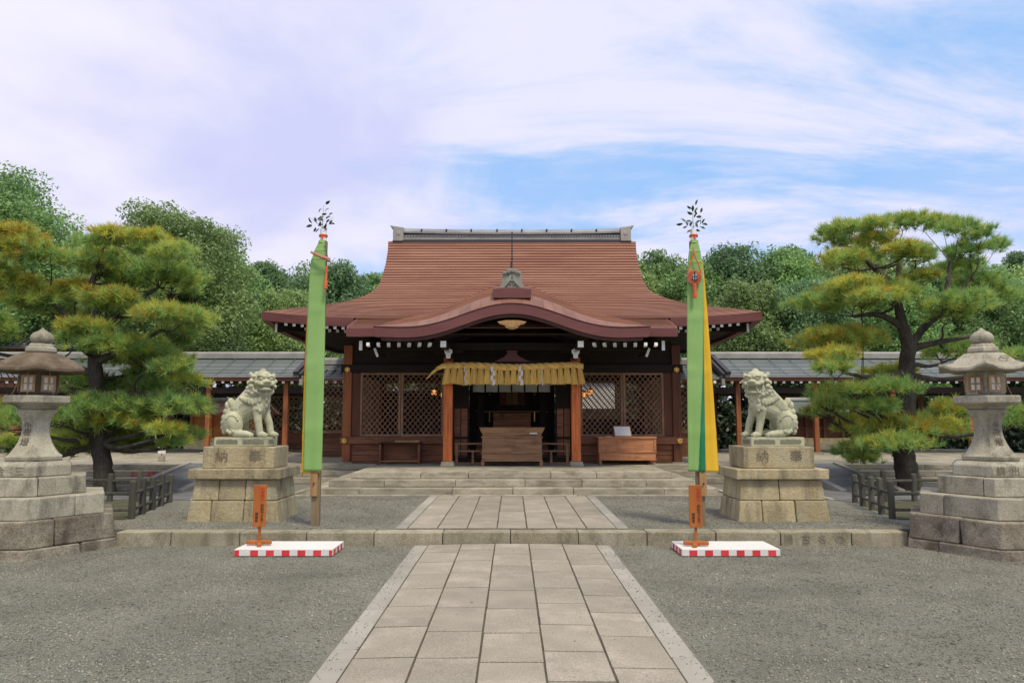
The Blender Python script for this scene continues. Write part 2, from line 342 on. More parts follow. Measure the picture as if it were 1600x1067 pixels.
# ------------------------------------------------------------------ mesh and object helpers
class MB:
    def __init__(s):
        s.v, s.f, s.m = [], [], []
    def add(s, verts, faces, mi=0):
        o = len(s.v)
        s.v.extend([tuple(p) for p in verts])
        for f in faces:
            s.f.append(tuple(i + o for i in f)); s.m.append(mi)
        return s
    def box(s, x0, x1, y0, y1, z0, z1, mi=0, jit=0.0):
        j = (lambda: random.uniform(-jit, jit)) if jit else (lambda: 0.0)
        v = [(x + j(), y + j(), z + j()) for z in (z0, z1) for x, y in ((x0, y0), (x1, y0), (x1, y1), (x0, y1))]
        return s.add(v, [(3, 2, 1, 0), (4, 5, 6, 7), (0, 1, 5, 4), (1, 2, 6, 5), (2, 3, 7, 6), (3, 0, 4, 7)], mi)
    def hexa(s, bot, top, mi=0):
        return s.add(list(bot) + list(top), [(3, 2, 1, 0), (4, 5, 6, 7), (0, 1, 5, 4), (1, 2, 6, 5), (2, 3, 7, 6), (3, 0, 4, 7)], mi)
    def beam(s, p, q, w, h, mi=0, up=(0, 0, 1)):
        p, q = Vector(p), Vector(q)
        d = (q - p).normalized(); u = Vector(up)
        if abs(d.dot(u)) > 0.98: u = Vector((0, 1, 0))
        a = d.cross(u).normalized(); b = a.cross(d).normalized()
        a *= w / 2; b *= h / 2
        return s.hexa([p - a - b, p + a - b, q + a - b, q - a - b], [p - a + b, p + a + b, q + a + b, q - a + b], mi)
    def prism(s, poly, z0, z1, mi=0, poly2=None):
        n = len(poly); p2 = poly2 or poly
        v = [(x, y, z0) for x, y in poly] + [(x, y, z1) for x, y in p2]
        return s.add(v, [tuple(range(n - 1, -1, -1)), tuple(range(n, 2 * n))] + [(i, (i + 1) % n, n + (i + 1) % n, n + i) for i in range(n)], mi)
    def plate(s, poly, y0, y1, mi=0):
        """outline in x,z made solid from y0 (front) to y1 (back); outline counter-clockwise seen from the front"""
        n = len(poly)
        v = [(x, y0, z) for x, z in poly] + [(x, y1, z) for x, z in poly]
        return s.add(v, [tuple(range(n)), tuple(range(2 * n - 1, n - 1, -1))] + [((i + 1) % n, i, n + i, n + (i + 1) % n) for i in range(n)], mi)
    def tube(s, pts, radii, n=8, mi=0):
        pts = [Vector(p) for p in pts]
        rings = []
        prev = None
        for i, p in enumerate(pts):
            d = (pts[min(i + 1, len(pts) - 1)] - pts[max(i - 1, 0)]).normalized()
            if prev is None:
                a = d.cross(Vector((0.13, 0.97, 0.2))).normalized()
            else:
                a = (prev - d * prev.dot(d)).normalized()
            prev = a
            b = d.cross(a)
            r = radii[i] if hasattr(radii, '__len__') else radii
            rings.append([p + (a * math.cos(2 * PI * k / n) + b * math.sin(2 * PI * k / n)) * r for k in range(n)])
        v = [q for r_ in rings for q in r_]
        f = []
        for i in range(len(pts) - 1):
            for k in range(n):
                f.append((i * n + k, i * n + (k + 1) % n, (i + 1) * n + (k + 1) % n, (i + 1) * n + k))
        f.append(tuple(range(n - 1, -1, -1)))
        f.append(tuple(range((len(pts) - 1) * n, len(pts) * n)))
        return s.add(v, f, mi)
    def lathe(s, prof, n=6, c=(0, 0), rot=0.0, mi=0, warp=None):
        v = []
        for r, z in prof:
            for k in range(n):
                a = rot + 2 * PI * k / n
                zz = z + (warp(r, a) if warp else 0)
                v.append((c[0] + r * math.cos(a), c[1] + r * math.sin(a), zz))
        f = []
        for i in range(len(prof) - 1):
            for k in range(n):
                f.append((i * n + k, i * n + (k + 1) % n, (i + 1) * n + (k + 1) % n, (i + 1) * n + k))
        f.append(tuple(range(n - 1, -1, -1)))
        f.append(tuple(range((len(prof) - 1) * n, len(prof) * n)))
        return s.add(v, f, mi)
    def grid(s, P, mi=0, flip=False):
        nr, nc = len(P), len(P[0])
        v = [p for row in P for p in row]
        f = []
        for i in range(nr - 1):
            for k in range(nc - 1):
                q = (i * nc + k, i * nc + k + 1, (i + 1) * nc + k + 1, (i + 1) * nc + k)
                f.append(q[::-1] if flip else q)
        return s.add(v, f, mi)
    def ball(s, c, r, seg=10, rings=7, mi=0, rot=None):
        rx, ry, rz = r if hasattr(r, '__len__') else (r, r, r)
        v = [Vector((0, 0, -rz))]
        for i in range(1, rings):
            t = PI * i / rings - PI / 2
            for k in range(seg):
                a = 2 * PI * k / seg
                v.append(Vector((rx * math.cos(t) * math.cos(a), ry * math.cos(t) * math.sin(a), rz * math.sin(t))))
        v.append(Vector((0, 0, rz)))
        if rot is not None: v = [rot @ q for q in v]
        v = [q + Vector(c) for q in v]
        f = [(0, 1 + (k + 1) % seg, 1 + k) for k in range(seg)]
        for i in range(rings - 2):
            for k in range(seg):
                a = 1 + i * seg
                f.append((a + k, a + (k + 1) % seg, a + seg + (k + 1) % seg, a + seg + k))
        l = len(v) - 1; a = 1 + (rings - 2) * seg
        f += [(a + k, a + (k + 1) % seg, l) for k in range(seg)]
        return s.add(v, f, mi)
    def mesh(s, name, mats, smooth=False, angle=40):
        me = bpy.data.meshes.new(name)
        me.from_pydata(s.v, [], s.f)
        if not isinstance(mats, (list, tuple)): mats = [mats]
        for m in mats: me.materials.append(m)
        if len(mats) > 1: me.polygons.foreach_set('material_index', s.m)
        if smooth:
            me.shade_smooth(); me.set_sharp_from_angle(angle=R(angle))
        me.update()
        return me
    def build(s, name, mats, parent=None, smooth=False, bevel=0.0, loc=(0, 0, 0), rot=(0, 0, 0), angle=40):
        return link(name, s.mesh(name, mats, smooth, angle), parent, loc, rot, bevel)

def link(name, me, parent=None, loc=(0, 0, 0), rot=(0, 0, 0), bevel=0.0):
    o = bpy.data.objects.new(name, me)
    C.objects.link(o)
    o.location = loc; o.rotation_euler = rot
    if parent is not None: o.parent = parent
    if bevel:
        b = o.modifiers.new('bevel', 'BEVEL'); b.width = bevel; b.segments = 2; b.limit_method = 'ANGLE'; b.angle_limit = R(35)
    return o

def thing(name, label, cat, loc=(0, 0, 0), rotz=0.0, group=None):
    o = bpy.data.objects.new(name, None); C.objects.link(o)
    o.empty_display_size = 0.2
    o.location = loc; o.rotation_euler = (0, 0, rotz)
    return tag(o, label, cat, group)
def tag(o, label, cat, group=None):
    o['label'] = label; o['category'] = cat
    if group: o['group'] = group
    return o
def struct(o):
    o['kind'] = 'structure'; return o
def stuff(o):
    o['kind'] = 'stuff'; return o
def part_root(name, parent, loc=(0, 0, 0)):
    o = bpy.data.objects.new(name, None); C.objects.link(o); o.parent = parent; o.location = loc; o.empty_display_size = 0.1
    return o
def copy_tree(o, parent=None, label=None):
    c = o.copy(); C.objects.link(c)
    if parent is not None: c.parent = parent
    if label: c['label'] = label
    for ch in o.children: copy_tree(ch, c)
    return c

def np_mesh(name, verts, faces, mats, mat_idx=None):
    """verts (n,3), faces (m,k) all of one size"""
    me = bpy.data.meshes.new(name)
    n, (m, k) = len(verts), faces.shape
    me.vertices.add(n); me.vertices.foreach_set('co', np.ascontiguousarray(verts, dtype=np.float32).ravel())
    me.loops.add(m * k); me.loops.foreach_set('vertex_index', np.ascontiguousarray(faces, dtype=np.int32).ravel())
    me.polygons.add(m); me.polygons.foreach_set('loop_start', np.arange(0, m * k, k, dtype=np.int32))
    if not isinstance(mats, (list, tuple)): mats = [mats]
    for q in mats: me.materials.append(q)
    if mat_idx is not None: me.polygons.foreach_set('material_index', np.asarray(mat_idx, dtype=np.int32))
    me.update(calc_edges=True); me.validate()
    return me

_texts = []
def text(body, size, mat, parent, loc, rot=(R(90), 0, 0), extrude=0.0015, spacing=1.0, name='lettering', sx=1.0):
    cu = bpy.data.curves.new('lettering', 'FONT')
    cu.body = body; cu.size = size; cu.align_x = 'CENTER'; cu.align_y = 'TOP'; cu.extrude = extrude
    cu.space_line = spacing; cu.resolution_u = 3
    ob = bpy.data.objects.new('lettering_source', cu); C.objects.link(ob)
    _texts.append((ob, mat, parent, loc, rot, name, sx))
def flush_texts():
    bpy.context.view_layer.update()
    dg = bpy.context.evaluated_depsgraph_get()
    for ob, mat, parent, loc, rot, name, sx in _texts:
        me = bpy.data.meshes.new_from_object(ob.evaluated_get(dg))
        me.materials.clear(); me.materials.append(mat)
        o = link(name, me, parent, loc, rot); o.scale = (sx, 1, 1)
    for ob, *_ in _texts:
        cu = ob.data; bpy.data.objects.remove(ob); bpy.data.curves.remove(cu)
    _texts.clear()
# ------------------------------------------------------------------ ground
def sheet(name, x0, x1, y0, y1, z, mat):
    b = MB(); b.add([(x0, y0, z), (x1, y0, z), (x1, y1, z), (x0, y1, z)], [(0, 1, 2, 3)])
    return struct(b.build(name, mat))
sheet('ground', -900, 900, -600, 1500, 0.0, M['gravel'])
b = MB(); b.box(-60, 60, 9.86, 90, -0.2, 0.17); struct(b.build('terrace_ground', M['gravel']))
for sx in (-1, 1):
    b = MB()
    b.add([(sx * 5.55, 10.75, 0.178), (sx * 12, 10.6, 0.178), (sx * 12, 13.4, 0.178), (sx * 5.95, 13.0, 0.178)], [(0, 1, 2, 3) if sx > 0 else (3, 2, 1, 0)])
    struct(b.build('soil', M['moss']))

def pebbles(name, n, regions, size, seed):
    rs = np.random.RandomState(seed)
    area = np.array([(r[1] - r[0]) * (r[3] - r[2]) for r in regions])
    cnt = (n * area / area.sum()).astype(int)
    P = []
    for r, k in zip(regions, cnt):
        P.append(np.stack([rs.uniform(r[0], r[1], k), rs.uniform(r[2], r[3], k), np.full(k, r[4])], 1))
    P = np.concatenate(P); k = len(P)
    base = np.array([[1, 0, 0], [0, 1, 0], [-1, 0, 0], [0, -1, 0], [0, 0, 1], [0, 0, -1.0]])
    V = np.repeat(base[None], k, 0) * (1 + rs.uniform(-0.3, 0.3, (k, 6, 1)))
    s = size * np.exp(rs.normal(0, 0.32, (k, 1, 1)))
    V = V * s * np.array([1, 0.8, 0.55])
    a = rs.uniform(0, 2 * PI, k); ca, sa = np.cos(a)[:, None], np.sin(a)[:, None]
    tl = rs.normal(0, 0.35, (k, 1))
    x, y, z = V[..., 0], V[..., 1], V[..., 2]
    V = np.stack([x * ca - y * sa, x * sa + y * ca, z + x * tl], -1)
    V = V + P[:, None]
    V[..., 2] += s[..., 0] * rs.uniform(0.0, 0.35, (k, 1))
    F = np.array([[0, 1, 4], [1, 2, 4], [2, 3, 4], [3, 0, 4], [1, 0, 5], [2, 1, 5], [3, 2, 5], [0, 3, 5]])
    F = (F[None] + 6 * np.arange(k)[:, None, None]).reshape(-1, 3)
    o = link(name, np_mesh(name, V.reshape(-1, 3), F, M['pebble']))
    return stuff(o)
pebbles('gravel', 190000, [(-7.4, -1.27, 4.0, 9.55, 0.0), (1.27, 7.4, 4.0, 9.55, 0.0)], 0.0072, 1)
pebbles('gravel', 45000, [(-5.4, -1.58, 9.9, 13.8, 0.17), (1.58, 5.4, 9.9, 13.8, 0.17), (-4.2, 4.2, 13.75, 13.85, 0.17)], 0.0085, 2)

# ------------------------------------------------------------------ stone paths
def stone(name, parent, x0, x1, y0, y1, z0, z1, mat, gap=0.004, tilt=0.0015, bevel=0.006, camber=0.0, half=1.0):
    cx, cy = (x0 + x1) / 2, (y0 + y1) / 2
    dx, dy = (x1 - x0) / 2 - gap, (y1 - y0) / 2 - (gap * 1.5 if name == 'paving_stone' else gap)
    b = MB(); h = z1 - z0
    jt = lambda: random.uniform(-0.0025, 0.0025)
    def top(x): return h + camber * (1 - (x / half) ** 2)
    pts = [(-dx + jt(), -dy + jt()), (dx + jt(), -dy + jt()), (dx + jt(), dy + jt()), (-dx + jt(), dy + jt())]
    b.hexa([(x, y, 0) for x, y in pts], [(x, y, top(cx + x) + random.uniform(-tilt, tilt)) for x, y in pts])
    return b.build(name, mat, parent, bevel=bevel, loc=(cx, cy, z0))

lower = struct(bpy.data.objects.new('stone_path', None)); C.objects.link(lower)
bed = MB(); bed.grid([[(x, y, 0.0052 + 0.02 * (1 - (x / 1.24) ** 2) * (abs(x) < 1.1)) for x in [-1.235, -1.12, -1.08, -0.9, -0.6, -0.3, 0, 0.3, 0.6, 0.9, 1.08, 1.12, 1.235]] for y in (-3, 9.57)]); bed.build('path_bed', M['joint'], lower)
colx = [-1.062, -0.640, -0.215, 0.212, 0.636, 1.062]
random.seed(11)
for i in range(5):
    y = 9.565
    y -= [0.55, 0.42, 0.75, 0.40, 0.60][i]
    prev = 9.565
    while prev > -2.5:
        stone('paving_stone', lower, colx[i], colx[i + 1], y, prev, -0.06, 0.014, M['paving'], gap=0.0075, bevel=0.003, camber=0.02, half=1.24)
        prev = y; y -= random.choice([0.62, 0.66, 0.70, 0.74, 0.58])
for s in (-1, 1):
    prev = 9.565; y = prev - (1.1 if s < 0 else 0.62)
    while prev > -2.5:
        a, c = sorted((s * 1.066, s * 1.24))
        stone('edge_stone', lower, a, c, y, prev, -0.06, 0.012, M['paving_edge'], gap=0.003, tilt=0.001)
        prev = y; y -= random.choice([0.95, 1.05, 1.15, 0.85])

upper = struct(bpy.data.objects.new('upper_stone_path', None)); C.objects.link(upper)
bed = MB(); bed.box(-1.53, 1.53, 9.865, 13.95, 0.1, 0.176); bed.build('path_bed', M['joint'], upper)
for i in range(7):
    x0 = -1.3755 + i * 0.393; prev = 9.866; y = prev + random.choice([0.9, 1.3, 1.6, 0.7])
    while prev < 13.9:
        y = min(y, 13.95)
        if 13.95 - y < 0.3: y = 13.95
        stone('paving_stone', upper, x0, x0 + 0.393, prev, y, 0.1, 0.183, M['paving'], gap=0.009, bevel=0.003, tilt=0.001)
        prev = y; y += random.choice([1.0, 1.3, 1.5, 0.8])
for s in (-1, 1):
    prev = 9.866
    for y in (11.1, 12.5, 13.95):
        a, c = sorted((s * 1.379, s * 1.535))
        stone('edge_stone', upper, a, c, prev, y, 0.1, 0.182, M['paving_edge'], gap=0.003, tilt=0.001); prev = y

# grit kicked onto the edges of the lower path
rs_ = np.random.RandomState(8)
def grit(n):
    x = np.concatenate([rs_.choice([-1, 1], n) * (1.25 - np.abs(rs_.normal(0, 0.09, n))), rs_.uniform(-1.2, 1.2, n // 5)]); y = rs_.uniform(4.2, 9.5, len(x)); k = len(x)
    z = 0.014 + 0.02 * np.clip(1 - (x / 1.24) ** 2, 0, 1) * (np.abs(x) < 1.06)
    V = np.array([[1, 0, 0], [0, 1, 0], [-1, 0, 0], [0, -1, 0], [0, 0, 1], [0, 0, -1.0]])[None] * (0.0055 * np.exp(rs_.normal(0, .3, (k, 1, 1)))) * (1 + rs_.uniform(-.3, .3, (k, 6, 1))) * np.array([1, .9, .6])
    V = V + np.stack([x, y, z], 1)[:, None]
    F = np.array([[0, 1, 4], [1, 2, 4], [2, 3, 4], [3, 0, 4], [1, 0, 5], [2, 1, 5], [3, 2, 5], [0, 3, 5]])
    stuff(link('grit', np_mesh('grit', V.reshape(-1, 3), (F[None] + 6 * np.arange(k)[:, None, None]).reshape(-1, 3), M['pebble'])))
grit(420)
kerb = struct(bpy.data.objects.new('kerb', None)); C.objects.link(kerb)
kerb_at = {}
xs = [-12 + 0.872 * k for k in range(9)] 
x = -4.97
joints = [-5.05, -4.35, -3.47, -2.62, -1.76, -0.885, -0.02, 0.845, 1.72, 2.60, 3.42, 4.33, 5.05]
for a, c in zip(joints[:-1], joints[1:]):
    o = stone('kerb_stone', kerb, a, c, 9.58, 9.858, -0.1, 0.17 + random.uniform(-0.003, 0.003), M['kerb'], gap=0.005, tilt=0.003, bevel=0.012)
    kerb_at[round(a, 2)] = o
for s in (-1, 1):
    for k in range(6):
        a, c = sorted((s * (7.15 + k * 0.9), s * (7.15 + (k + 1) * 0.9)))
        stone('kerb_stone', kerb, a, c, 9.58, 9.858, -0.1, 0.17, M['kerb'], gap=0.005, tilt=0.003, bevel=0.012)
# worn letters cut into two stones of the kerb
for txt, xx in (('陽', 3.52), ('古', 3.74), ('名', 3.95), ('の', 4.17)):
    o = kerb_at[3.42]
    text(txt, 0.12, M['engrave_soft'], o, (xx - o.location.x, -0.1375, 0.235), sx=1.0)

# ------------------------------------------------------------------ stone platform under the hall and its steps
plat = struct(bpy.data.objects.new('stone_platform', None)); C.objects.link(plat)
def run_x(x0, x1, y0, y1, z0, z1, n, name='step_stone'):
    e = [x0] + sorted(x0 + (x1 - x0) * (k + random.uniform(-0.25, 0.25)) / n for k in range(1, n)) + [x1]
    for a, c in zip(e[:-1], e[1:]):
        stone(name, plat, a, c, y0, y1, z0, z1 + random.uniform(-0.002, 0.002), M['step'], gap=0.004, tilt=0.002, bevel=0.006)
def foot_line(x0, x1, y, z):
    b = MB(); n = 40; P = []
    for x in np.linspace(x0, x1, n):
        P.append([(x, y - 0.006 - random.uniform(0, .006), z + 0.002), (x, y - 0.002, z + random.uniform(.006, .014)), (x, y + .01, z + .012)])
    b.grid(P); b.build('joint_shade_line', M['joint'], plat)  # dark strip stands in for the shadow line at the riser foot
def run_y(x0, x1, y0, y1, z0, z1, n):
    for k in range(n):
        stone('step_stone', plat, x0, x1, y0 + (y1 - y0) * k / n, y0 + (y1 - y0) * (k + 1) / n, z0, z1 + random.uniform(-0.002, 0.002), M['step'], gap=0.004, tilt=0.002, bevel=0.006)
# border strip on the gravel
run_x(-4.25, 4.25, 13.97, 14.10, 0.05, 0.192, 9, 'border_stone')
for s in (-1, 1):
    a, c = sorted((s * 4.12, s * 4.25)); run_y(a, c, 14.10, 16.6, 0.05, 0.192, 2)
zt = [0.298, 0.43, 0.55]
hw = [3.90, 3.55, 3.18]
yf = [14.12, 14.45, 14.78]
for i in range(3):
    yb = yf[i + 1] + 0.02 if i < 2 else 15.5
    run_x(-hw[i], hw[i], yf[i], yb, 0.1, zt[i], [6, 6, 5][i])
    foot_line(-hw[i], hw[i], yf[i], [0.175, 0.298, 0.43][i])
    if i < 2:
        for s in (-1, 1):
            a, c = sorted((s * hw[i], s * (hw[i + 1] - 0.02))); run_y(a, c, yb, [16.62, 16.98][i], 0.1, zt[i], 2)
b = MB(); b.box(-3.18, 3.18, 15.502, 17.36, 0.1, 0.548); b.build('platform_floor', M['step'], plat)
# long platform that carries hall and corridors, with the ramps let into it
ys = [16.64, 17.0, 17.36]
for s in (-1, 1):
    for i in range(3):
        yb = ys[i + 1] + 0.02 if i < 2 else 17.9
        for (xa, xb, n) in ((hw[i] + 0.004 if i < 2 else 3.184, 6.52, 2), (7.86, 15.5, 5)):
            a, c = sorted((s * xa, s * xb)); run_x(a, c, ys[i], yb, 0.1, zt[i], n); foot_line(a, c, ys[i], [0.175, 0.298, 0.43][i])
b = MB(); b.box(-16, 16, 17.904, 26.5, 0.1, 0.549); b.build('platform_floor', M['step'], plat)
text('足元ご注意', 0.135, M['red_print'], plat, (-8.40, 16.993, 0.418), sx=0.9)

for s in (-1, 1):
    rp = bpy.data.objects.new('ramp', None); C.objects.link(rp); struct(rp)
    b = MB(); a, c = sorted((s * 6.68, s * 7.70))
    b.add([(a, 15.0, 0.12), (c, 15.0, 0.12), (c, 17.9, 0.12), (a, 17.9, 0.12), (a, 15.0, 0.182), (c, 15.0, 0.182), (c, 17.9, 0.548), (a, 17.9, 0.548)],
          [(4, 5, 6, 7), (0, 1, 5, 4), (1, 2, 6, 5), (3, 0, 4, 7), (2, 3, 7, 6)])
    b.build('ramp_surface', M['asphalt'], rp)
    for xa, xb in ((6.54, 6.677), (7.703, 7.84)):
        a, c = sorted((s * xa, s * xb))
        b = MB()
        b.hexa([(a, 14.9, 0.1), (c, 14.9, 0.1), (c, 17.895, 0.1), (a, 17.895, 0.1)],
               [(a, 14.9, 0.215), (c, 14.9, 0.215), (c, 17.895, 0.585), (a, 17.895, 0.585)])
        b.build('ramp_kerb', M['paving_edge'], rp, bevel=0.012)
    b = MB(); a, c = sorted((s * 5.7, s * 8.4))
    b.add([(a, 13.3, 0.176), (c, 13.3, 0.176), (c, 15.0, 0.176), (a, 15.0, 0.176)], [(0, 1, 2, 3)])
    b.build('ramp_approach', M['asphalt'], rp)
    for xe in (5.68, 8.42):
        b = MB(); a, c = sorted((s * xe - 0.05, s * xe + 0.05)); b.box(a, c, 13.3, 15.0, 0.1, 0.20); b.build('approach_edging', M['paving_edge'], rp, bevel=0.01)
# ------------------------------------------------------------------ the shrine hall
hall = thing('shrine_hall', 'wide timber shrine hall with a reddish brown copper roof and curved porch gable', 'shrine hall', (0, 18, 0.55))
HY, HZ = 18.0, 0.55
def H(b, name, mats, parent=None, **k):     # meshes written in world coordinates, stored relative to the hall
    b.v = [(x, y - HY, z - HZ) for x, y, z in b.v]
    return b.build(name, mats, parent or hall, **k)

pc = np.polyfit([0.1, 1.2, 2.3, 3.2, 4.1, 5.1], [6.60, 5.55, 4.66, 4.17, 3.82, 3.50], 4)
prof = lambda p: float(np.polyval(pc, p))
YC = 20.5
DP = 0.1
LIP = 0.05
REC = 0.026
def lipf(p): return max(0.019, min(0.043, 0.045 * abs(float(np.polyval(np.polyder(pc), p)))))
def sm(x): x = max(0.0, min(1.0, x)); return x * x * (3 - 2 * x)
def wid(p): return float(np.interp(p, [0.1, 0.5, 1.0, 1.7, 2.0, 2.15, 2.3], [3.50, 3.44, 3.405, 3.415, 3.47, 3.54, 3.66])) if p <= 2.3 else 3.66 + (p - 2.3) * 1.96 / 1.8
def up(t, p): return 0.17 * max(0.0, (abs(t) - 0.25) / 0.75) ** 3 * sm((p - 2.3) / 1.6)

def roof_line(p, side, n, half=None, extra=0.0):
    """points along one eave-parallel line at distance p from the ridge"""
    w = half or wid(p)
    out = []
    for k in range(n + 1):
        t = -1 + 2 * k / n
        if side in ('front', 'back'):
            sg = -1 if side == 'front' else 1
            u = up(t * w / wid(p), p) if half is None else 0.0
            # gable verge sweeps up a touch
            out.append((t * w, YC + sg * p, prof(p) + u + extra))
        else:
            sg = -1 if side == 'left' else 1
            out.append((sg * w, YC + t * p, prof(p) + up(t, p) + extra))
    return out

b = MB()
ncol = 44
for side in ('front', 'back', 'left', 'right'):
    p0 = 0.12 if side in ('front', 'back') else 2.3
    p = p0
    flip = side in ('front', 'right')
    while p < 4.1 - 1e-6:
        q = min(p + DP, 4.1)
        n = ncol if side in ('front', 'back') else 20
        up_l = roof_line(max(p - REC, 0.1 if side in ('front', 'back') else 2.28), side, n, extra=0.001); lp = lipf(q); lo = roof_line(q, side, n, extra=lp); lo1 = roof_line(q - 0.002, side, n, extra=lp * .65); lo2 = roof_line(q - REC, side, n, extra=0.002)
        b.grid([up_l, lo, lo1, lo2], 0, flip=not (side in ('front', 'left')))
        p = q
p = 4.1
while p < 5.1 - 1e-6:
    q = min(p + DP, 5.1)
    lp = lipf(q); b.grid([roof_line(p - REC, 'front', 30, 3.49, 0.001), roof_line(q, 'front', 30, 3.49, lp), roof_line(q - .002, 'front', 30, 3.49, lp * .65), roof_line(q - REC, 'front', 30, 3.49, .002)], 0, flip=True)
    p = q
main_roof = H(b, 'roof', [M['copper']])

# eave fascias and soffits: swept thick edges
def sweep_edge(b, line, inward, th, dep, mi=0, over=0.016):
    """solid lip hung under an eave line; inward = unit vector (x,y) into the building"""
    P = []
    for (x, y, z) in line:
        ix, iy = inward
        P.append([(x - ix * 0.012, y - iy * 0.012, z + over), (x - ix * 0.004, y - iy * 0.004, z - th), (x + ix * dep, y + iy * dep, z - th), (x + ix * dep, y + iy * dep, z - 0.02)])
    n = len(P)
    v = [q for r_ in P for q in r_]
    f = []
    for i in range(n - 1):
        for k in range(4):
            a0, a1 = i * 4 + k, i * 4 + (k + 1) % 4
            f.append((a0, a1, a1 + 4, a0 + 4))
    f.append((3, 2, 1, 0)); f.append(tuple((n - 1) * 4 + k for k in range(4)))
    b.add(v, f, mi)
b = MB()
fl = roof_line(4.1, 'front', 60)
sweep_edge(b, [q for q in fl if q[0] <= -3.40], (0, 1), 0.175, 0.16)
sweep_edge(b, [q for q in fl if q[0] >= 3.40], (0, 1), 0.175, 0.16)
sweep_edge(b, roof_line(4.1, 'left', 30), (1, 0), 0.175, 0.16)
sweep_edge(b, roof_line(4.1, 'right', 30), (-1, 0), 0.175, 0.16)
sweep_edge(b, roof_line(4.1, 'back', 40), (0, -1), 0.175, 0.16)
H(b, 'eave_edge', [M['fascia']], main_roof)
for s in (-1, 1):
    b = MB(); sweep_edge(b, [(s * x, YC - 5.1, prof(5.1)) for x in np.linspace(2.62, 3.49, 6)][::s], (0, 1), 0.165, 0.14)
    sweep_edge(b, [(s * 3.488, YC - q, prof(q)) for q in np.linspace(4.0, 5.085, 8)], (-s, 0), 0.163, 0.14)
    H(b, 'porch_eave_edge', [M['fascia']], main_roof)
# soffit boarding
b = MB()
def soff(side, n, p1, half=None, z_in=None, p_in=2.5):
    lo = roof_line(p1 - 0.1, side, n, half, extra=-0.13)
    hi = roof_line(p_in, side, n, half if half else None, extra=-0.75)
    b.grid([lo, hi])
soff('front', 30, 4.1); soff('back', 30, 4.1); soff('left', 12, 4.1); soff('right', 12, 4.1)
lo = roof_line(5.02, 'front', 20, 3.40, extra=-0.12); hi = [(x, y + 1.6, 3.52) for x, y, z in lo]
b.grid([lo, hi])
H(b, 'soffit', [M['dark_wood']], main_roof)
# gable ends
for s in (-1, 1):
    b = MB()
    pts = [(YC - q, prof(q) - 0.05) for q in np.linspace(2.3, 0.12, 9)] + [(YC + q, prof(q) - 0.05) for q in np.linspace(0.12, 2.3, 9)]
    v = [(s * 3.30, y, z) for y, z in pts] + [(s * 3.23, y, z) for y, z in pts]; n = len(pts)
    b.add(v, [tuple(range(n)), tuple(range(2 * n - 1, n - 1, -1))] + [(i, (i + 1) % n, n + (i + 1) % n, n + i) for i in range(n)])
    H(b, 'gable_wall', [M['dark_wood']], main_roof)
    b = MB()
    for sg in (-1, 1):
        P = []
        for q in np.linspace(0.1, 2.42, 12):
            x1 = s * (wid(min(q, 2.3)) - 0.012); x0 = s * (wid(min(q, 2.3)) - 0.10)
            y = YC + sg * q; z = prof(q)
            P.append([(x1, y, z - 0.005), (x1, y, z - 0.17), (x0, y, z - 0.17), (x0, y, z - 0.005)])
        v = [q for r_ in P for q in r_]; f = []
        for i in range(len(P) - 1):
            for k in range(4):
                a0, a1 = i * 4 + k, i * 4 + (k + 1) % 4; f.append((a0, a1, a1 + 4, a0 + 4))
        f.append((0, 1, 2, 3)); f.append(tuple(len(v) - 4 + k for k in range(4)))
        b.add(v, f)
    H(b, 'barge_board', [M['fascia']], main_roof)

# main ridge
rg = part_root('ridge', hall)
def HP(b, name, mats, **k): return H(b, name, mats, rg, **k)
b = MB(); b.box(-3.36, 3.36, YC - 0.20, YC + 0.20, 6.50, 6.625); HP(b, 'ridge_base', [M['dark_metal']])
b = MB(); b.box(-3.26, 3.26, YC - 0.17, YC + 0.17, 6.625, 6.685); b.box(-3.26, 3.26, YC - 0.13, YC + 0.13, 6.685, 6.79); HP(b, 'ridge_course', [M['ridge_grey']])
b = MB()
for k in range(82):
    xx = -3.22 + k * 6.44 / 81
    b.lathe([(0.0, 0), (0.030, 0.001), (0.030, 0.05)], 6, (0, 0)); 
    i0 = len(b.v) - 18
    for j in range(i0, len(b.v)):
        X, Y_, Z = b.v[j]; b.v[j] = (xx + X, YC - 0.132 - 0.02 + Z * 0.6, 6.735 + Y_)
HP(b, 'ridge_tile_row', [M['tile']])
stuff(rg.children[-1])
b = MB()
P = []
for xx in np.linspace(-3.30, 3.30, 24):
    z0 = 6.79 + 0.05 * abs(xx / 3.3) ** 3
    P.append([(xx, YC - 0.19, z0), (xx, YC - 0.19, z0 + 0.05), (xx, YC - 0.10, z0 + 0.15), (xx, YC + 0.10, z0 + 0.15), (xx, YC + 0.19, z0 + 0.05), (xx, YC + 0.19, z0)])
v = [q for r_ in P for q in r_]; f = []
for i in range(len(P) - 1):
    for k in range(6):
        a0, a1 = i * 6 + k, i * 6 + (k + 1) % 6; f.append((a0, a1, a1 + 6, a0 + 6))
f.append(tuple(range(5, -1, -1))); f.append(tuple(len(v) - 6 + k for k in range(6)))
b.add(v, f); HP(b, 'ridge_cap', [M['tile']])
b = MB()
for xx in (-2.55, -1.85, -1.15, -0.42, 0.28, 0.98, 1.68, 2.38): b.box(xx - 0.02, xx + 0.02, YC - 0.21, YC - 0.09, 6.87, 6.93)
HP(b, 'ridge_clamp', [M['dark_metal']])
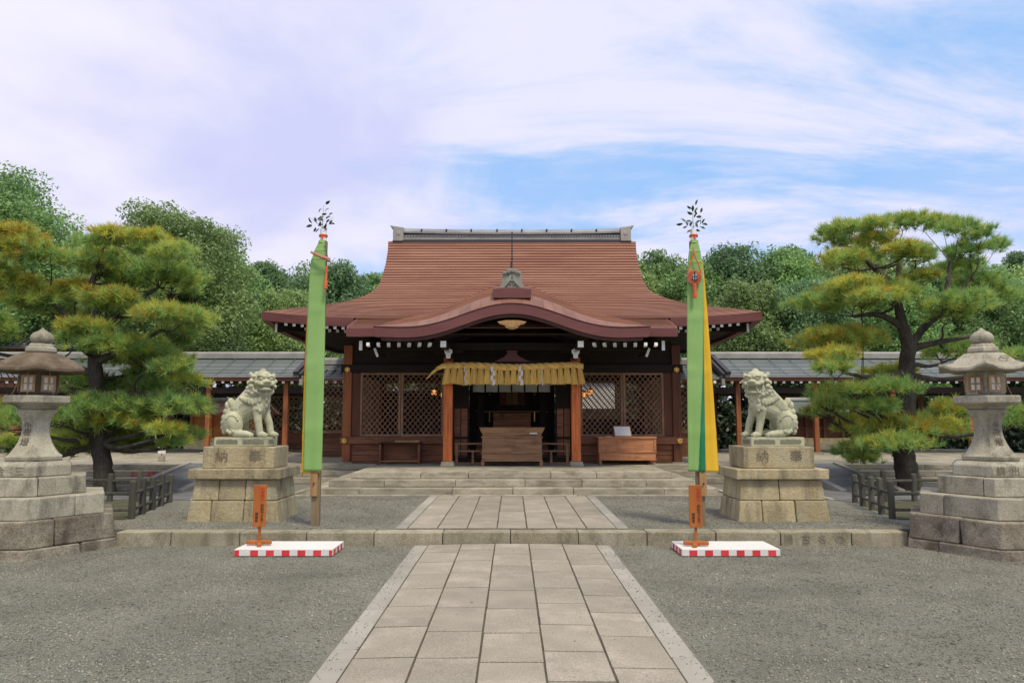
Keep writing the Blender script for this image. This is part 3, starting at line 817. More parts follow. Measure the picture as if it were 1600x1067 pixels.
for s in (-1, 1):
    b = MB()
    poly = [(-0.14, 6.58), (0.14, 6.58), (0.15, 6.80), (0.14, 6.93), (0.24, 7.03), (0.02, 6.99), (-0.15, 6.97), (-0.14, 6.80)]
    if s < 0: poly = [(-x, z) for x, z in poly][::-1]
    b.plate([(s * 3.20 + x, z) for x, z in poly], YC - 0.24, YC + 0.24)
    b.lathe([(0.0, 0), (0.055, 0.0), (0.07, 0.03)], 10)
    for j in range(len(b.v) - 30, len(b.v)):
        X, Y_, Z = b.v[j]; b.v[j] = (s * 3.19 + X, YC - 0.255 + Z * 0.5, 6.80 + Y_)
    HP(b, 'ridge_end_tile', [M['ridge_grey']], bevel=0.01)

# curved porch gable (karahafu)
KX = [0, .33, .65, .98, 1.3, 1.63, 2.05, 2.4, 2.85]
KZ = [3.965, 3.945, 3.875, 3.765, 3.635, 3.55, 3.495, 3.48, 3.50]
kp = np.polyfit(np.array(KX + [-x for x in KX[1:]]), np.array(KZ + KZ[1:]), 8)
kf = lambda x: float(np.polyval(kp, x))
kg = lambda x: kf(x) + 0.05 + 0.22 * (1 - (x / 2.85) ** 2)
porch = part_root('porch_gable', hall)
KXS = np.linspace(-2.85, 2.85, 57)
b = MB()
rows = []
yy = 15.38
rows.append([(x * (1 - 0.02), 15.38, kg(x)) for x in KXS])
while yy < 19.0:
    y2 = yy + 0.10
    base2 = [(x * 0.98, y2, kg(x) + 0.25 * (y2 - 15.38)) for x in KXS]
    b.grid([rows[-1], [(x, y, z - 0.012) for x, y, z in base2], base2], 0)
    rows.append(base2); yy = y2
H(b, 'porch_roof', [M['copper']], porch, smooth=True, angle=25)
# copper plates that roll over the gable front, one by one
nplate = 26
for k in range(nplate):
    xa, xb = -2.85 + 5.7 * k / nplate + 0.0022, -2.85 + 5.7 * (k + 1) / nplate - 0.0022
    P = []
    skew = lambda x: 0.12 * (x / 2.85)
    for j in range(5):
        t = j / 4
        row = []
        for m_ in range(4):
            x = xa + (xb - xa) * m_ / 3
            z = kf(x) + (kg(x) - kf(x)) * (0.75 * t + 0.25 * math.sin(t * PI / 2))
            row.append((x * (1 - 0.02 * t), 14.985 + 0.40 * t, z + 0.006))
        P.append(row)
    b = MB(); b.grid(P)
    H(b, 'roof_plate', [M['copper_plate']], porch, smooth=True)
b = MB(); b.grid([[(x * (1 - 0.02 * t), 14.99 + 0.40 * t, kf(x) + (kg(x) - kf(x)) * (0.75 * t + 0.25 * math.sin(t * PI / 2)) - 0.008) for x in KXS] for t in (0, .25, .5, .75, 1)]); H(b, 'plate_backing', [M['fascia']], porch, smooth=True)
def kband(b, z0, z1, y0, y1, sc=1.0, lim=2.85):
    P = []
    for x in np.linspace(-lim, lim, 61):
        zt_, zb = kf(x) + z0, kf(x) + z1
        P.append([(x, y0, zt_), (x * sc, y0, zb), (x * sc, y1, zb), (x, y1, zt_)])
    v = [q for r_ in P for q in r_]; f = []
    for i in range(len(P) - 1):
        for k in range(4):
            a0, a1 = i * 4 + k, i * 4 + (k + 1) % 4; f.append((a0, a1, a1 + 4, a0 + 4))
    f.append((3, 2, 1, 0)); f.append(tuple(len(v) - 4 + k for k in range(4)))
    b.add(v, f)
b = MB(); kband(b, 0.004, -0.215, 15.0, 15.14, 0.985); H(b, 'gable_edge', [M['fascia']], porch, smooth=True)
b = MB(); kband(b, -0.17, -0.275, 15.06, 15.20, 0.99, 2.72); H(b, 'barge_board', [M['fascia_inner']], porch, smooth=True)
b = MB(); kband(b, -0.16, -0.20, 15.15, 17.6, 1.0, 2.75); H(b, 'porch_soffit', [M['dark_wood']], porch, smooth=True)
# ridge cap, ornament tile and lightning rod over the gable
b = MB()
P = []
for x in np.linspace(-0.40, 0.40, 9):
    zt_ = 4.325 - 0.10 * (x / 0.4) ** 2 * 0.25
    P.append([(x, 15.10, 4.10), (x, 15.10, zt_), (x, 17.9, zt_ + 0.55), (x, 17.9, 4.5)])
v = [q for r_ in P for q in r_]; f = []
for i in range(len(P) - 1):
    for k in range(4):
        a0, a1 = i * 4 + k, i * 4 + (k + 1) % 4; f.append((a0, a0 + 4, a1 + 4, a1))
f.append((0, 1, 2, 3)); f.append(tuple(len(v) - 4 + k for k in (3, 2, 1, 0)))
b.add(v, f); H(b, 'gable_ridge', [M['fascia']], porch, bevel=0.01)
b = MB()
b.plate([(-0.225, 4.325), (0.225, 4.325), (0.215, 4.45), (0.20, 4.66), (0.13, 4.72), (0.0, 4.75), (-0.13, 4.72), (-0.20, 4.66), (-0.215, 4.45)], 15.24, 15.46)
orn = H(b, 'ornament_tile', [M['ornament']], porch, bevel=0.008)
b = MB()
for s in (-1, 1):
    b.beam((s * 0.235, 15.215, 4.345), (0, 15.215, 4.615), 0.05, 0.03, up=(0, 1, 0))
    b.beam((s * 0.215, 15.21, 4.315), (0, 15.21, 4.555), 0.045, 0.018, up=(0, 1, 0))
    for xx, zz, r_ in ((0.07, 4.685, 0.042), (0.15, 4.66, 0.040)):
        b.tube([(s * xx, 15.25, zz), (s * xx, 15.205, zz)], r_, 10)
        b.tube([(s * xx, 15.21, zz), (s * xx, 15.19, zz)], r_ * 0.45, 8)
b.tube([(0, 15.25, 4.71), (0, 15.20, 4.71)], 0.048, 10); b.tube([(0, 15.21, 4.71), (0, 15.185, 4.71)], 0.022, 8)
b.ball((0, 15.225, 4.49), (0.035, 0.02, 0.035)); b.ball((-0.03, 15.225, 4.42), 0.018); b.ball((0.035, 15.225, 4.42), 0.018)
H(b, 'carved_trim', [M['ornament']], orn, smooth=True)
b = MB(); b.tube([(0, 15.32, 4.72), (0, 15.32, 5.56)], 0.014, 6); b.ball((0, 15.32, 5.37), 0.026); b.ball((0, 15.32, 4.98), 0.026); b.tube([(-0.012, 15.31, 4.74), (-0.012, 15.31, 4.92)], 0.022, 6)
H(b, 'lightning_rod', [M['dark_metal']])
# carved pendant under the apex
b = MB()
poly = [(-0.30, 3.60), (-0.24, 3.545), (-0.17, 3.53), (-0.11, 3.47), (-0.05, 3.445), (0, 3.44), (0.05, 3.445), (0.11, 3.47), (0.17, 3.53), (0.24, 3.545), (0.30, 3.60), (0.12, 3.63), (-0.12, 3.63)]
b.plate(poly, 15.03, 15.10)
for s in (-1, 1):
    for xx, zz, r_ in ((0.06, 3.50, 0.028), (0.13, 3.55, 0.026), (0.20, 3.575, 0.02)):
        b.tube([(s * xx, 15.04, zz), (s * xx, 15.015, zz)], r_, 8)
b.tube([(0, 15.04, 3.50), (0, 15.01, 3.50)], 0.03, 6)
H(b, 'carved_pendant', [M['bracket_wood']], porch)

# rafters with white painted ends
def rafter(x, y, z, w, h, ln, slope, name='rafter'):
    b = MB()
    b.hexa([(-w / 2, 0.012, -h / 2), (w / 2, 0.012, -h / 2), (w / 2, ln, -h / 2 + slope * ln), (-w / 2, ln, -h / 2 + slope * ln)],
           [(-w / 2, 0.012, h / 2), (w / 2, 0.012, h / 2), (w / 2, ln, h / 2 + slope * ln), (-w / 2, ln, h / 2 + slope * ln)], 0)
    b.box(-w / 2 - 0.003, w / 2 + 0.003, -0.004, 0.010, -h / 2 - 0.003, h / 2 + 0.003, 1)
    return b.mesh(name, [M['dark_wood'], M['white']])
raf = rafter(0, 0, 0, 0.062, 0.062, 1.3, 0.22)
for s in (-1, 1):
    for k in range(7):
        link('rafter', raf, hall, (s * (1.72 + k * 0.217), 15.36 - HY, 3.165 - HZ))
        link('rafter', raf, hall, (s * (1.79 + k * 0.217), 15.80 - HY, 3.18 - HZ))
    for k in range(12):
        x = 3.62 + k * 0.185
        if x > 5.25: break
        z = prof(4.0) + up(x / wid(4.0), 4.0) - 0.235
        link('rafter', raf, hall, (s * x, 16.47 - HY, z - 0.01 - HZ))
        if x < 4.9: link('rafter', raf, hall, (s * (x + 0.07), 17.02 - HY, z - 0.02 - HZ))
    big = rafter(0, 0, 0, 0.06, 0.20, 1.4, 0.1)
    o = link('hip_rafter', big, hall, (s * 5.40, 16.72 - HY, 3.68 - HZ), (0, 0, s * R(40)))
    o = link('hip_rafter', big, hall, (s * 3.24, 15.68 - HY, 3.17 - HZ))
    beamt = rafter(0, 0, 0, 0.115, 0.125, 1.3, 0.0)
    link('beam_end', beamt, hall, (s * 1.44, 15.34 - HY, 3.165 - HZ))
    # carved nose with a white painted end
    b = MB()
    pl = [(-0.045, 2.93), (0.045, 2.93), (0.055, 3.02), (0.085, 3.06), (0.085, 3.12), (0.055, 3.12), (0.05, 3.07), (-0.05, 3.07), (-0.055, 3.12), (-0.085, 3.12), (-0.085, 3.06), (-0.055, 3.02)]
    b.plate([(s * 1.40 + x, z) for x, z in pl], 16.1, 16.14, 1)
    b.box(s * 1.40 - 0.045, s * 1.40 + 0.045, 16.14, 16.8, 2.93, 3.05, 0)
    b.box(s * 1.40 - 0.05, s * 1.40 + 0.05, 16.11, 16.2, 3.09, 3.14, 1)
    H(b, 'bracket_nose', [M['dark_wood'], M['white']])
    b = MB(); b.beam((s * 3.00, 16.0, 3.14), (s * 2.93, 16.0, 2.96), 0.05, 0.05, 1); b.box(s * 2.96 - 0.03, s * 2.96 + 0.03, 16.03, 17.0, 3.0, 3.1, 0)
    H(b, 'side_bracket', [M['dark_wood'], M['white']])

# posts
def post(x, y, z0, z1, w, mat, name='post'):
    b = MB(); b.box(x - w / 2, x + w / 2, y - w / 2, y + w / 2, z0, z1)
    return H(b, name, [mat], bevel=0.012)
for s in (-1, 1):
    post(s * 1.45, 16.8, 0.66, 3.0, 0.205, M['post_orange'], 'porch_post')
    b = MB(); c = s * 1.45
    b.hexa([(c - .155, 16.645, .552), (c + .155, 16.645, .552), (c + .155, 16.955, .552), (c - .155, 16.955, .552)],
           [(c - .135, 16.665, .658), (c + .135, 16.665, .658), (c + .135, 16.935, .658), (c - .135, 16.935, .658)])
    H(b, 'post_base', [M['step']], bevel=0.01)
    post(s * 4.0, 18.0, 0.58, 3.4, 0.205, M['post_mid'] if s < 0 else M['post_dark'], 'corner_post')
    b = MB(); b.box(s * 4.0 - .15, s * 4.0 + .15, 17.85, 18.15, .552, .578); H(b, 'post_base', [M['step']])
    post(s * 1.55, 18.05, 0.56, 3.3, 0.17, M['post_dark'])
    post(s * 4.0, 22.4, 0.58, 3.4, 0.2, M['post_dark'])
    # nail covers
    for z in (2.80, 1.085):
        b = MB(); xx = s * (4.0 if z > 2 else 4.03)
        yy_ = 17.885 if z > 2 else 17.83
        b.tube([(xx, yy_ + 0.02, z), (xx, yy_ - 0.022, z)], 0.062, 6)
        for k in range(6):
            a = k * PI / 3 + PI / 6
            b.ball((xx + 0.048 * math.cos(a), yy_ - 0.02, z + 0.048 * math.sin(a)), (0.026, 0.012, 0.026), 8, 5)
        b.tube([(xx, yy_ - 0.02, z), (xx, yy_ - 0.032, z)], 0.02, 8)
        H(b, 'nail_cover', [M['gold']], smooth=True)
# beams across the front wall
for s in (-1, 1):
    for (x0, x1, y, z0, z1, d, nm, mat) in ((1.46, 4.16, 17.93, 1.01, 1.185, 0.11, 'sill_beam', 'beam'), (1.46, 4.16, 17.95, 2.735, 2.93, 0.11, 'head_beam', 'dark_wood'),
                                       (1.46, 3.9, 18.0, 2.94, 3.5, 0.05, 'frieze_board', 'dark_wood'), (1.46, 3.9, 18.02, 0.556, 0.60, 0.10, 'ground_sill', 'beam')):
        b = MB(); a, c = sorted((s * x0, s * x1)); b.box(a, c, y - d / 2, y + d / 2, z0, z1); H(b, nm, [M[mat]], bevel=0.006)
    for k in range(3):
        b = MB(); a, c = sorted((s * 1.64, s * 3.895)); z0 = 0.603 + k * 0.135
        b.box(a, c, 18.0 + 0.004 * k, 18.04, z0, z0 + 0.129); H(b, 'wall_board', [M['board']], bevel=0.005)
    b = MB(); a, c = sorted((s * 3.70, s * 3.895)); b.box(a, c, 17.96, 18.04, 1.19, 2.73); H(b, 'jamb_board', [M['post_dark']], bevel=0.005)

# lattice screens: every bar a piece
def clip_line(x0, z0, dx, dz, xa, xb, za, zb):
    t0, t1 = -1e9, 1e9
    for p, d, lo, hi in ((x0, dx, xa, xb), (z0, dz, za, zb)):
        u, v = (lo - p) / d, (hi - p) / d
        if u > v: u, v = v, u
        t0, t1 = max(t0, u), min(t1, v)
    return (t0, t1) if t1 - t0 > 0.05 else None
def lattice(parent, xa, xb, za, zb, y, step, wbar, mat, each=True, frame=0.055, slope=1.2, H_=None, frame_mat=None):
    Hf = H_ or H
    b = MB()
    b.box(xa, xa + frame, y - 0.035, y + 0.035, za, zb); b.box(xb - frame, xb, y - 0.035, y + 0.035, za, zb)
    b.box(xa + frame, xb - frame, y - 0.033, y + 0.033, za, za + frame); b.box(xa + frame, xb - frame, y - 0.033, y + 0.033, zb - frame, zb)
    fr = Hf(b, 'lattice_panel', [frame_mat or mat], parent, bevel=0.004)
    xa, xb, za, zb = xa + frame, xb - frame, za + frame, zb - frame
    bb = MB()
    for sg, yy_ in ((1, y - 0.008), (-1, y + 0.008)):
        n = int(((xb - xa) + (zb - za) / slope) / step) + 2
        for k in range(n):
            x0 = (xa - (zb - za) / slope + k * step) if sg > 0 else (xa + k * step)
            r_ = clip_line(x0, za, sg * 1.0, slope, xa, xb, za, zb)
            if not r_: continue
            p = (x0 + sg * r_[0], yy_, za + slope * r_[0]); q = (x0 + sg * r_[1], yy_, za + slope * r_[1])
            if each:
                b = MB(); b.beam(p, q, 0.014, wbar, up=(0, 0, 1)); Hf(b, 'lattice_bar', [mat], fr)
            else:
                bb.beam(p, q, 0.014, wbar)
    if not each: Hf(bb, 'lattice_bars', [mat], fr)
    return fr
for s in (-1, 1):
    for x0, x1 in ((1.66, 2.70), (2.71, 3.695)):
        a, c = sorted((s * x0, s * x1))
        lattice(hall, a, c, 1.19, 2.73, 17.99, 0.128, 0.019, M['lattice'], True)

# porch beams, bracket blocks, frog-leg strut
b = MB(); P = []
for x in np.linspace(-1.45, 1.45, 17):
    cz = 0.05 * (1 - (x / 1.45) ** 2)
    P.append([(x, 16.72, 2.70 + cz), (x, 16.72, 2.90 + cz * 0.6), (x, 16.88, 2.90 + cz * 0.6), (x, 16.88, 2.70 + cz)])
v = [q for r_ in P for q in r_]; f = []
for i in range(len(P) - 1):
    for k in range(4):
        a0, a1 = i * 4 + k, i * 4 + (k + 1) % 4; f.append((a0, a0 + 4, a1 + 4, a1))
b.add(v, f); H(b, 'rainbow_beam', [M['dark_wood']], smooth=True)
b = MB()
pl = [(-0.42, 2.90), (-0.30, 2.95), (-0.17, 3.02), (-0.09, 3.10), (-0.13, 3.125), (-0.10, 3.16), (0.10, 3.16), (0.13, 3.125), (0.09, 3.10), (0.17, 3.02), (0.30, 2.95), (0.42, 2.90), (0.16, 2.905), (0, 2.91), (-0.16, 2.905)]
b.plate(pl, 16.70, 16.79); H(b, 'frog_leg_strut', [M['fascia']])
b = MB(); b.box(-3.35, 3.35, 16.71, 16.89, 3.17, 3.34); H(b, 'porch_purlin', [M['dark_wood']], bevel=0.01)
for s in (-1, 1):
    b = MB(); b.hexa([(s*1.45-.09,16.71,3.0),(s*1.45+.09,16.71,3.0),(s*1.45+.09,16.89,3.0),(s*1.45-.09,16.89,3.0)],[(s*1.45-.15,16.65,3.10),(s*1.45+.15,16.65,3.10),(s*1.45+.15,16.95,3.10),(s*1.45-.15,16.95,3.10)])
    b.box(s*1.45-.33, s*1.45+.33, 16.74, 16.86, 3.10, 3.168); H(b, 'bracket_block', [M['dark_wood']])
    b = MB(); b.beam((s * 1.45, 16.9, 2.80), (s * 1.55, 17.96, 2.86), 0.12, 0.2); H(b, 'tie_beam', [M['dark_wood']])
b = MB(); b.box(-1.455, 1.455, 17.97, 18.06, 2.62, 3.4); H(b, 'transom_board', [M['dark_wood']])
# side and rear walls, floor and ceiling of the hall
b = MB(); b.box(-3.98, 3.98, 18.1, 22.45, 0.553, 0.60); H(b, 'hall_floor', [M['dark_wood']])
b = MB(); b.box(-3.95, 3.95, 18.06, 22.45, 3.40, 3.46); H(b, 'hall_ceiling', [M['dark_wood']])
for s in (-1, 1):
    b = MB(); b.box(s * 4.0 - 0.03, s * 4.0 + 0.03, 18.11, 22.3, 0.58, 1.19); b.box(s * 4.0 - 0.04, s * 4.0 + 0.04, 18.11, 22.3, 2.735, 3.4); H(b, 'side_wall', [M['dark_wood']])
    b = MB()
    for k in range(40):
        y0 = 18.15 + k * 0.105; 
        if y0 > 22.25: break
        b.box(s * 4.0 - 0.012, s * 4.0 + 0.012, y0, y0 + 0.02, 1.19, 2.735)
    H(b, 'side_lattice', [M['lattice']])
    b = MB(); a, c = sorted((s * 1.3, s * 3.9)); b.box(a, c, 22.37, 22.43, 0.58, 1.6 if s > 0 else 2.4); b.box(a, c, 22.37, 22.43, 2.75, 3.4); H(b, 'rear_wall', [M['dark_wood']])
    a, c = sorted((s * 1.32, s * 3.88)); lattice(hall, a, c, 1.6 if s > 0 else 2.4, 2.75, 22.4, 0.16, 0.022, M['lattice'], False)
    # folding door leaves either side of the opening
    b = MB(); a, c = sorted((s * 1.06, s * 1.45))
    b.box(a, c, 18.10, 18.14, 0.62, 2.62, 0)
    dl = H(b, 'door_leaf', [M['dark_wood']])
    for z0, z1, mt in ((1.18, 1.86, 'board'), (0.68, 1.12, 'board')):
        for k in range(2):
            x0 = a + 0.04 + k * 0.17
            b = MB(); b.box(x0, x0 + 0.15, 18.085, 18.10, z0, z1); H(b, 'door_panel', [M[mt]], dl, bevel=0.004)
    b = MB()
    for k in range(8): b.box(a + 0.03 + k * 0.045, a + 0.045 + k * 0.045, 18.08, 18.10, 1.92, 2.58)
    H(b, 'door_bars', [M['dark_wood']], dl)
# low railing either side of the offertory box
for s in (-1, 1):
    rl = part_root('railing', hall)
    a, c = sorted((s * 0.66, s * 1.36))
    for z, h_, mt in ((1.03, 0.04, 'box_wood'), (0.86, 0.035, 'box_wood'), (0.74, 0.03, 'dark_wood'), (0.655, 0.03, 'dark_wood'), (0.575, 0.045, 'box_wood')):
        b = MB(); b.box(a, c, 17.47, 17.51, z - h_ / 2, z + h_ / 2); H(b, 'rail', [M[mt]], rl)
    for xx in (0.68, 0.92, 1.30):
        b = MB(); b.box(s * xx - 0.028, s * xx + 0.028, 17.46, 17.52, 0.552, 0.845 if xx == 0.92 else 1.01); H(b, 'baluster', [M['box_wood']], rl)
b = MB(); b.box(-1.29, 1.29, 22.37, 22.43, 0.58, 3.4); H(b, 'rear_wall', [M['dark_wood']])
# altar inside
b = MB(); b.box(-0.46, 0.46, 20.6, 21.0, 0.603, 1.62); alt = H(b, 'altar', [M['dark_wood']])
for k in range(4):
    b = MB(); b.box(-0.52, 0.52, 20.57, 20.60, 1.10 + k * 0.17, 1.262 + k * 0.17); H(b, 'altar_board', [M['chest_wood']], alt, bevel=0.004)
b = MB(); b.box(-1.0, 1.0, 20.48, 21.0, 1.80, 1.83); H(b, 'altar_shelf', [M['bracket_wood']], alt)
b = MB(); b.box(-0.5, 0.5, 21.6, 21.66, 1.85, 2.7); H(b, 'altar_screen', [M['dark_wood']], alt)
for k in range(4):
    b = MB(); b.box(-0.36 + k * 0.185, -0.19 + k * 0.185, 21.575, 21.60, 2.02, 2.62); H(b, 'screen_leaf', [M['bracket_wood'] if k in (1, 2) else M['beam']], alt)
for s in (-1, 1):
    b = MB(); b.tube([(s * 0.62, 20.4, 1.55), (s * 0.62, 20.4, 1.80)], 0.012, 6); b.ball((s * 0.62, 20.4, 1.55), 0.025); b.ball((s * 0.62, 20.4, 2.28), 0.025); H(b, 'altar_fitting', [M['gold']], alt)
    b = MB(); b.box(s * 0.85 - 0.09, s * 0.85 + 0.09, 20.2, 20.38, 0.603, 3.39); H(b, 'inner_post', [M['dark_wood']])
# steps up to the altar floor
for k in range(3):
    b = MB(); b.box(-0.95, 0.95, 19.4 + k * 0.28, 20.56, 0.603 + k * 0.13, 0.73 + k * 0.13); H(b, 'inner_step', [M['board']])
# pale valance over the opening
val = thing('valance', 'pale grey cloth valance with dark bands hung inside the hall entrance', 'curtain', (0, 18.3, 2.6))
vb = MB(); vb.box(-1.02, 1.02, 0.012, 0.02, -0.30, 0.02); vb.build('backing', M['dark_wood'], val)
for k in range(6):
    x0 = -0.97 + k * 0.326
    vb = MB(); P = []
    for j in range(9):
        t = j / 8; x = x0 + 0.285 * t
        P.append([(x, 0.0 + 0.006 * math.sin(t * 9), 0.02), (x, 0.006 * math.sin(t * 9 + 0.6), -0.33 + 0.004 * math.sin(t * 5))])
    vb.grid(P); o = vb.build('valance_panel', M['curtain'], val, smooth=True)
    md = o.modifiers.new('thick', 'SOLIDIFY'); md.thickness = 0.004
# ------------------------------------------------------------------ sacred straw rope with tassels and paper streamers
RY = 16.58
rope = thing('straw_rope', 'thick twisted straw rope with a hanging straw fringe across the porch', 'sacred rope', (0, RY, 2.80))
def rope_c(t):
    """centre line, t 0..1 from the thin curled tail on the left to the cut end on the right"""
    if t < 0.16:
        u = t / 0.16
        x = -1.93 + 0.44 * u ** 0.9
        z = -0.30 + 0.30 * (1 - (1 - u) ** 2.0)
        return Vector((x, -0.02, z - 0.0)), 0.010 + 0.054 * u ** 0.8
    u = (t - 0.16) / 0.84
    x = -1.49 + 3.09 * u
    z = 0.0 + 0.016 * math.sin(u * 9.0) - 0.02 * math.sin(u * PI) - 0.02 * (u > 0.95) * (u - 0.95) / 0.05
    return Vector((x, -0.02, z)), 0.064 + 0.008 * math.sin(u * PI)
for st in range(3):
    pts, rad = [], []
    for i in range(181):
        t = i / 180
        c, r_ = rope_c(t)
        a = t * 2 * PI * 7.2 + st * 2 * PI / 3
        pts.append(c + Vector((0, math.cos(a), math.sin(a))) * r_ * 0.52); rad.append(r_ * 0.62)
    b = MB(); b.tube(pts, rad, 8); b.build('rope_strand', M['straw_rope'], rope, smooth=True)
random.seed(21)
nt_ = 21
for k in range(nt_):
    x = -1.45 + 2.98 * k / (nt_ - 1)
    b = MB()
    wtop, wbot = random.uniform(0.050, 0.066), random.uniform(0.074, 0.092)
    lean = 0.05 * (x / 1.5) ** 3 + random.uniform(-0.012, 0.012)
    ln = 0.385 + random.uniform(-0.02, 0.02)
    b.lathe([(0.02, 0.0), (wtop * .8, -0.02), (wtop, -0.09), (wbot * 0.85, -ln * 0.55), (wbot, -ln + 0.02), (wbot * 0.7, -ln)], 10)
    for j, (X, Y_, Z) in enumerate(b.v):
        b.v[j] = (x + X + lean * (-Z / 0.38), -0.03 + Y_ * 0.55, Z - 0.03 + random.uniform(-.006, .006))
    # loose straws at the surface
    for q in range(26):
        a = random.uniform(0, 2 * PI); r0, r1 = wtop * 0.95, wbot * random.uniform(0.85, 1.12)
        p = Vector((x + r0 * math.cos(a), -0.03 + r0 * math.sin(a) * .55, -0.07)); e = Vector((x + r1 * math.cos(a) + lean, -0.03 + r1 * math.sin(a) * .6, -ln - 0.03 + random.uniform(-0.03, 0.025)))
        b.beam(p, e, 0.006, 0.004)
    b.build('straw_tassel', M['straw'], rope, smooth=True, angle=60)
shide_x = [(-1.045, 0.045, R(55)), (-0.425, 0.06, 0), (0.20, 0.06, R(-8)), (0.665, 0.045, R(60))]
sh_lab = ['narrow white zigzag paper streamer at the left end of the straw rope', 'white zigzag paper streamer on the straw rope, left one of the middle pair',
          'white zigzag paper streamer on the straw rope, right one of the middle pair', 'narrow white zigzag paper streamer towards the right end of the straw rope']
for (x, w, rz), lab in zip(shide_x, sh_lab):
    b = MB(); L_ = 0.115
    for k in range(4):
        ox = 0.022 * (1 if k % 2 else -1); z0 = -0.02 - k * 0.10
        b.hexa([(ox - w / 2, -0.003 - 0.004 * k, z0 - L_), (ox + w / 2 , -0.003 - 0.004 * k, z0 - L_ + 0.03), (ox + w / 2, 0.0 - 0.004 * k, z0 - L_ + 0.03), (ox - w / 2, 0.0 - 0.004 * k, z0 - L_)],
               [(ox - w / 2, -0.003 - 0.004 * k, z0), (ox + w / 2, -0.003 - 0.004 * k, z0 + 0.03), (ox + w / 2, 0.0 - 0.004 * k, z0 + 0.03), (ox - w / 2, 0.0 - 0.004 * k, z0)])
    b.box(-0.004, 0.004, -0.002, 0.002, -0.03, 0.05)
    o = b.build('paper_streamer', M['paper'], None, loc=(x, RY - 0.13, 2.78), rot=(0, 0, rz))
    tag(o, lab, 'paper streamer', 'paper streamers on the straw rope')

# ------------------------------------------------------------------ offertory box
ob = thing('offertory_box', 'large weathered wooden offertory box with flared rim in the middle of the hall entrance', 'offertory box', (0, 17.05, 0.55))
def bx(name, par, mat, x0, x1, y0, y1, z0, z1, bevel=0.006):
    b = MB(); b.box(x0, x1, y0, y1, z0, z1); return b.build(name, mat, par, bevel=bevel)
for s in (-1, 1):
    for y0 in (-0.27, 0.21): bx('leg', ob, M['box_wood'], s * .66 - .035, s * .66 + .035, y0, y0 + 0.07, 0.002, 0.13)
bx('lower_panel', ob, M['box_wood'], -.68, .68, -.265, .265, 0.13, 0.275)
bx('moulding', ob, M['box_wood'], -.705, .705, -.285, .285, 0.275, 0.30)
bx('front_panel', ob, M['box_wood'], -.675, .675, -.26, .26, 0.30, 0.635)
bx('moulding', ob, M['box_wood'], -.695, .695, -.28, .28, 0.635, 0.67)
bx('base_rail', ob, M['box_wood'], -.70, .70, -.282, .282, 0.105, 0.131)
b = MB(); b.hexa([(-.655, -.255, .671), (.655, -.255, .671), (.655, .255, .671), (-.655, .255, .671)], [(-.685, -.285, .755), (.685, -.285, .755), (.685, .285, .755), (-.685, .285, .755)]); b.build('neck', M['box_wood'], ob)
b = MB()
b.hexa([(-.69, -.29, .756), (.69, -.29, .756), (.68, -.26, .756), (-.68, -.26, .756)], [(-.74, -.33, .865), (.74, -.33, .865), (.72, -.29, .865), (-.72, -.29, .865)])
b.hexa([(-.69, .26, .756), (.69, .26, .756), (.68, .29, .756), (-.68, .29, .756)], [(-.74, .29, .865), (.74, .29, .865), (.74, .33, .865), (-.74, .33, .865)])
for s in (-1, 1):
    b.hexa([(s * .685 - .012, -.26, .756), (s * .685 + .012, -.26, .756), (s * .685 + .012, .26, .756), (s * .685 - .012, .26, .756)], [(s * .73 - .012, -.289, .865), (s * .73 + .012, -.289, .865), (s * .73 + .012, .289, .865), (s * .73 - .012, .289, .865)])
b.build('rim', M['box_wood'], ob)
b = MB()
for k in range(9): b.beam((-.68, -.22 + k * 0.055, .80), (.68, -.22 + k * 0.055, .80), 0.02, 0.03)
b.build('grate', M['dark_wood'], ob)
b = MB(); b.box(0.40, 0.57, -.305, -.298, 0.722, 0.748); b.build('paper_slip', M['paper'], ob)

# chest on the right with a framed notice, low desk on the left
ch = thing('wooden_chest', 'reddish brown wooden chest on short legs at the right of the porch, water stained', 'chest', (2.70, 17.62, 0.55))
bx('body', ch, M['chest_wood'], -.66, .66, -.24, .24, 0.10, 0.60)
bx('top_board', ch, M['chest_wood'], -.685, .685, -.265, .265, 0.60, 0.645)
bx('moulding', ch, M['chest_wood'], -.68, .68, -.258, .258, 0.275, 0.305); bx('base_rail', ch, M['chest_wood'], -.68, .68, -.258, .258, 0.095, 0.125)
for s in (-1, 1):
    bx('corner_stile', ch, M['chest_wood'], s * .645 - .03, s * .645 + .03, -.252, -.242, 0.31, 0.598, 0.003)
    for y0 in (-.23, .17): bx('leg', ch, M['chest_wood'], s * .63 - .03, s * .63 + .03, y0, y0 + .06, 0.002, 0.095)
nb = thing('notice_board', 'white notice in an orange wooden frame leaning back on the wooden chest', 'notice', (2.64, 17.62, 1.197), 0.0)
b = MB(); b.hexa([(-.205, -.02, 0), (.205, -.02, 0), (.205, 0, 0), (-.205, 0, 0)], [(-.225, .09, .245), (.185, .09, .245), (.185, .11, .245), (-.225, .11, .245)]); b.build('frame', M['sign_wood'], nb)
b = MB(); b.hexa([(-.188, -.019, 0.014), (.188, -.019, 0.014), (.188, -.015, 0.014), (-.188, -.015, 0.014)], [(-.206, .080, .232), (.170, .080, .232), (.170, .084, .232), (-.206, .084, .232)]); b.build('sheet', M['paper'], nb)
o = MB(); o.box(-.05, .05, -.04, .04, 0, 0.012); o = o.build('paper_stack', M['paper'], None, loc=(2.28, 17.50, 1.197), rot=(0, 0, 0.2)); tag(o, 'small stack of white paper slips at the left end of the wooden chest', 'paper')
tb = thing('low_desk', 'dark open wooden desk below the left lattice screen', 'desk', (-2.64, 17.62, 0.55))
bx('desk_top', tb, M['dark_wood'], -.50, .50, -.22, .2, 0.475, 0.505); bx('back_board', tb, M['board'], -.44, .44, .16, .18, 0.06, 0.475)
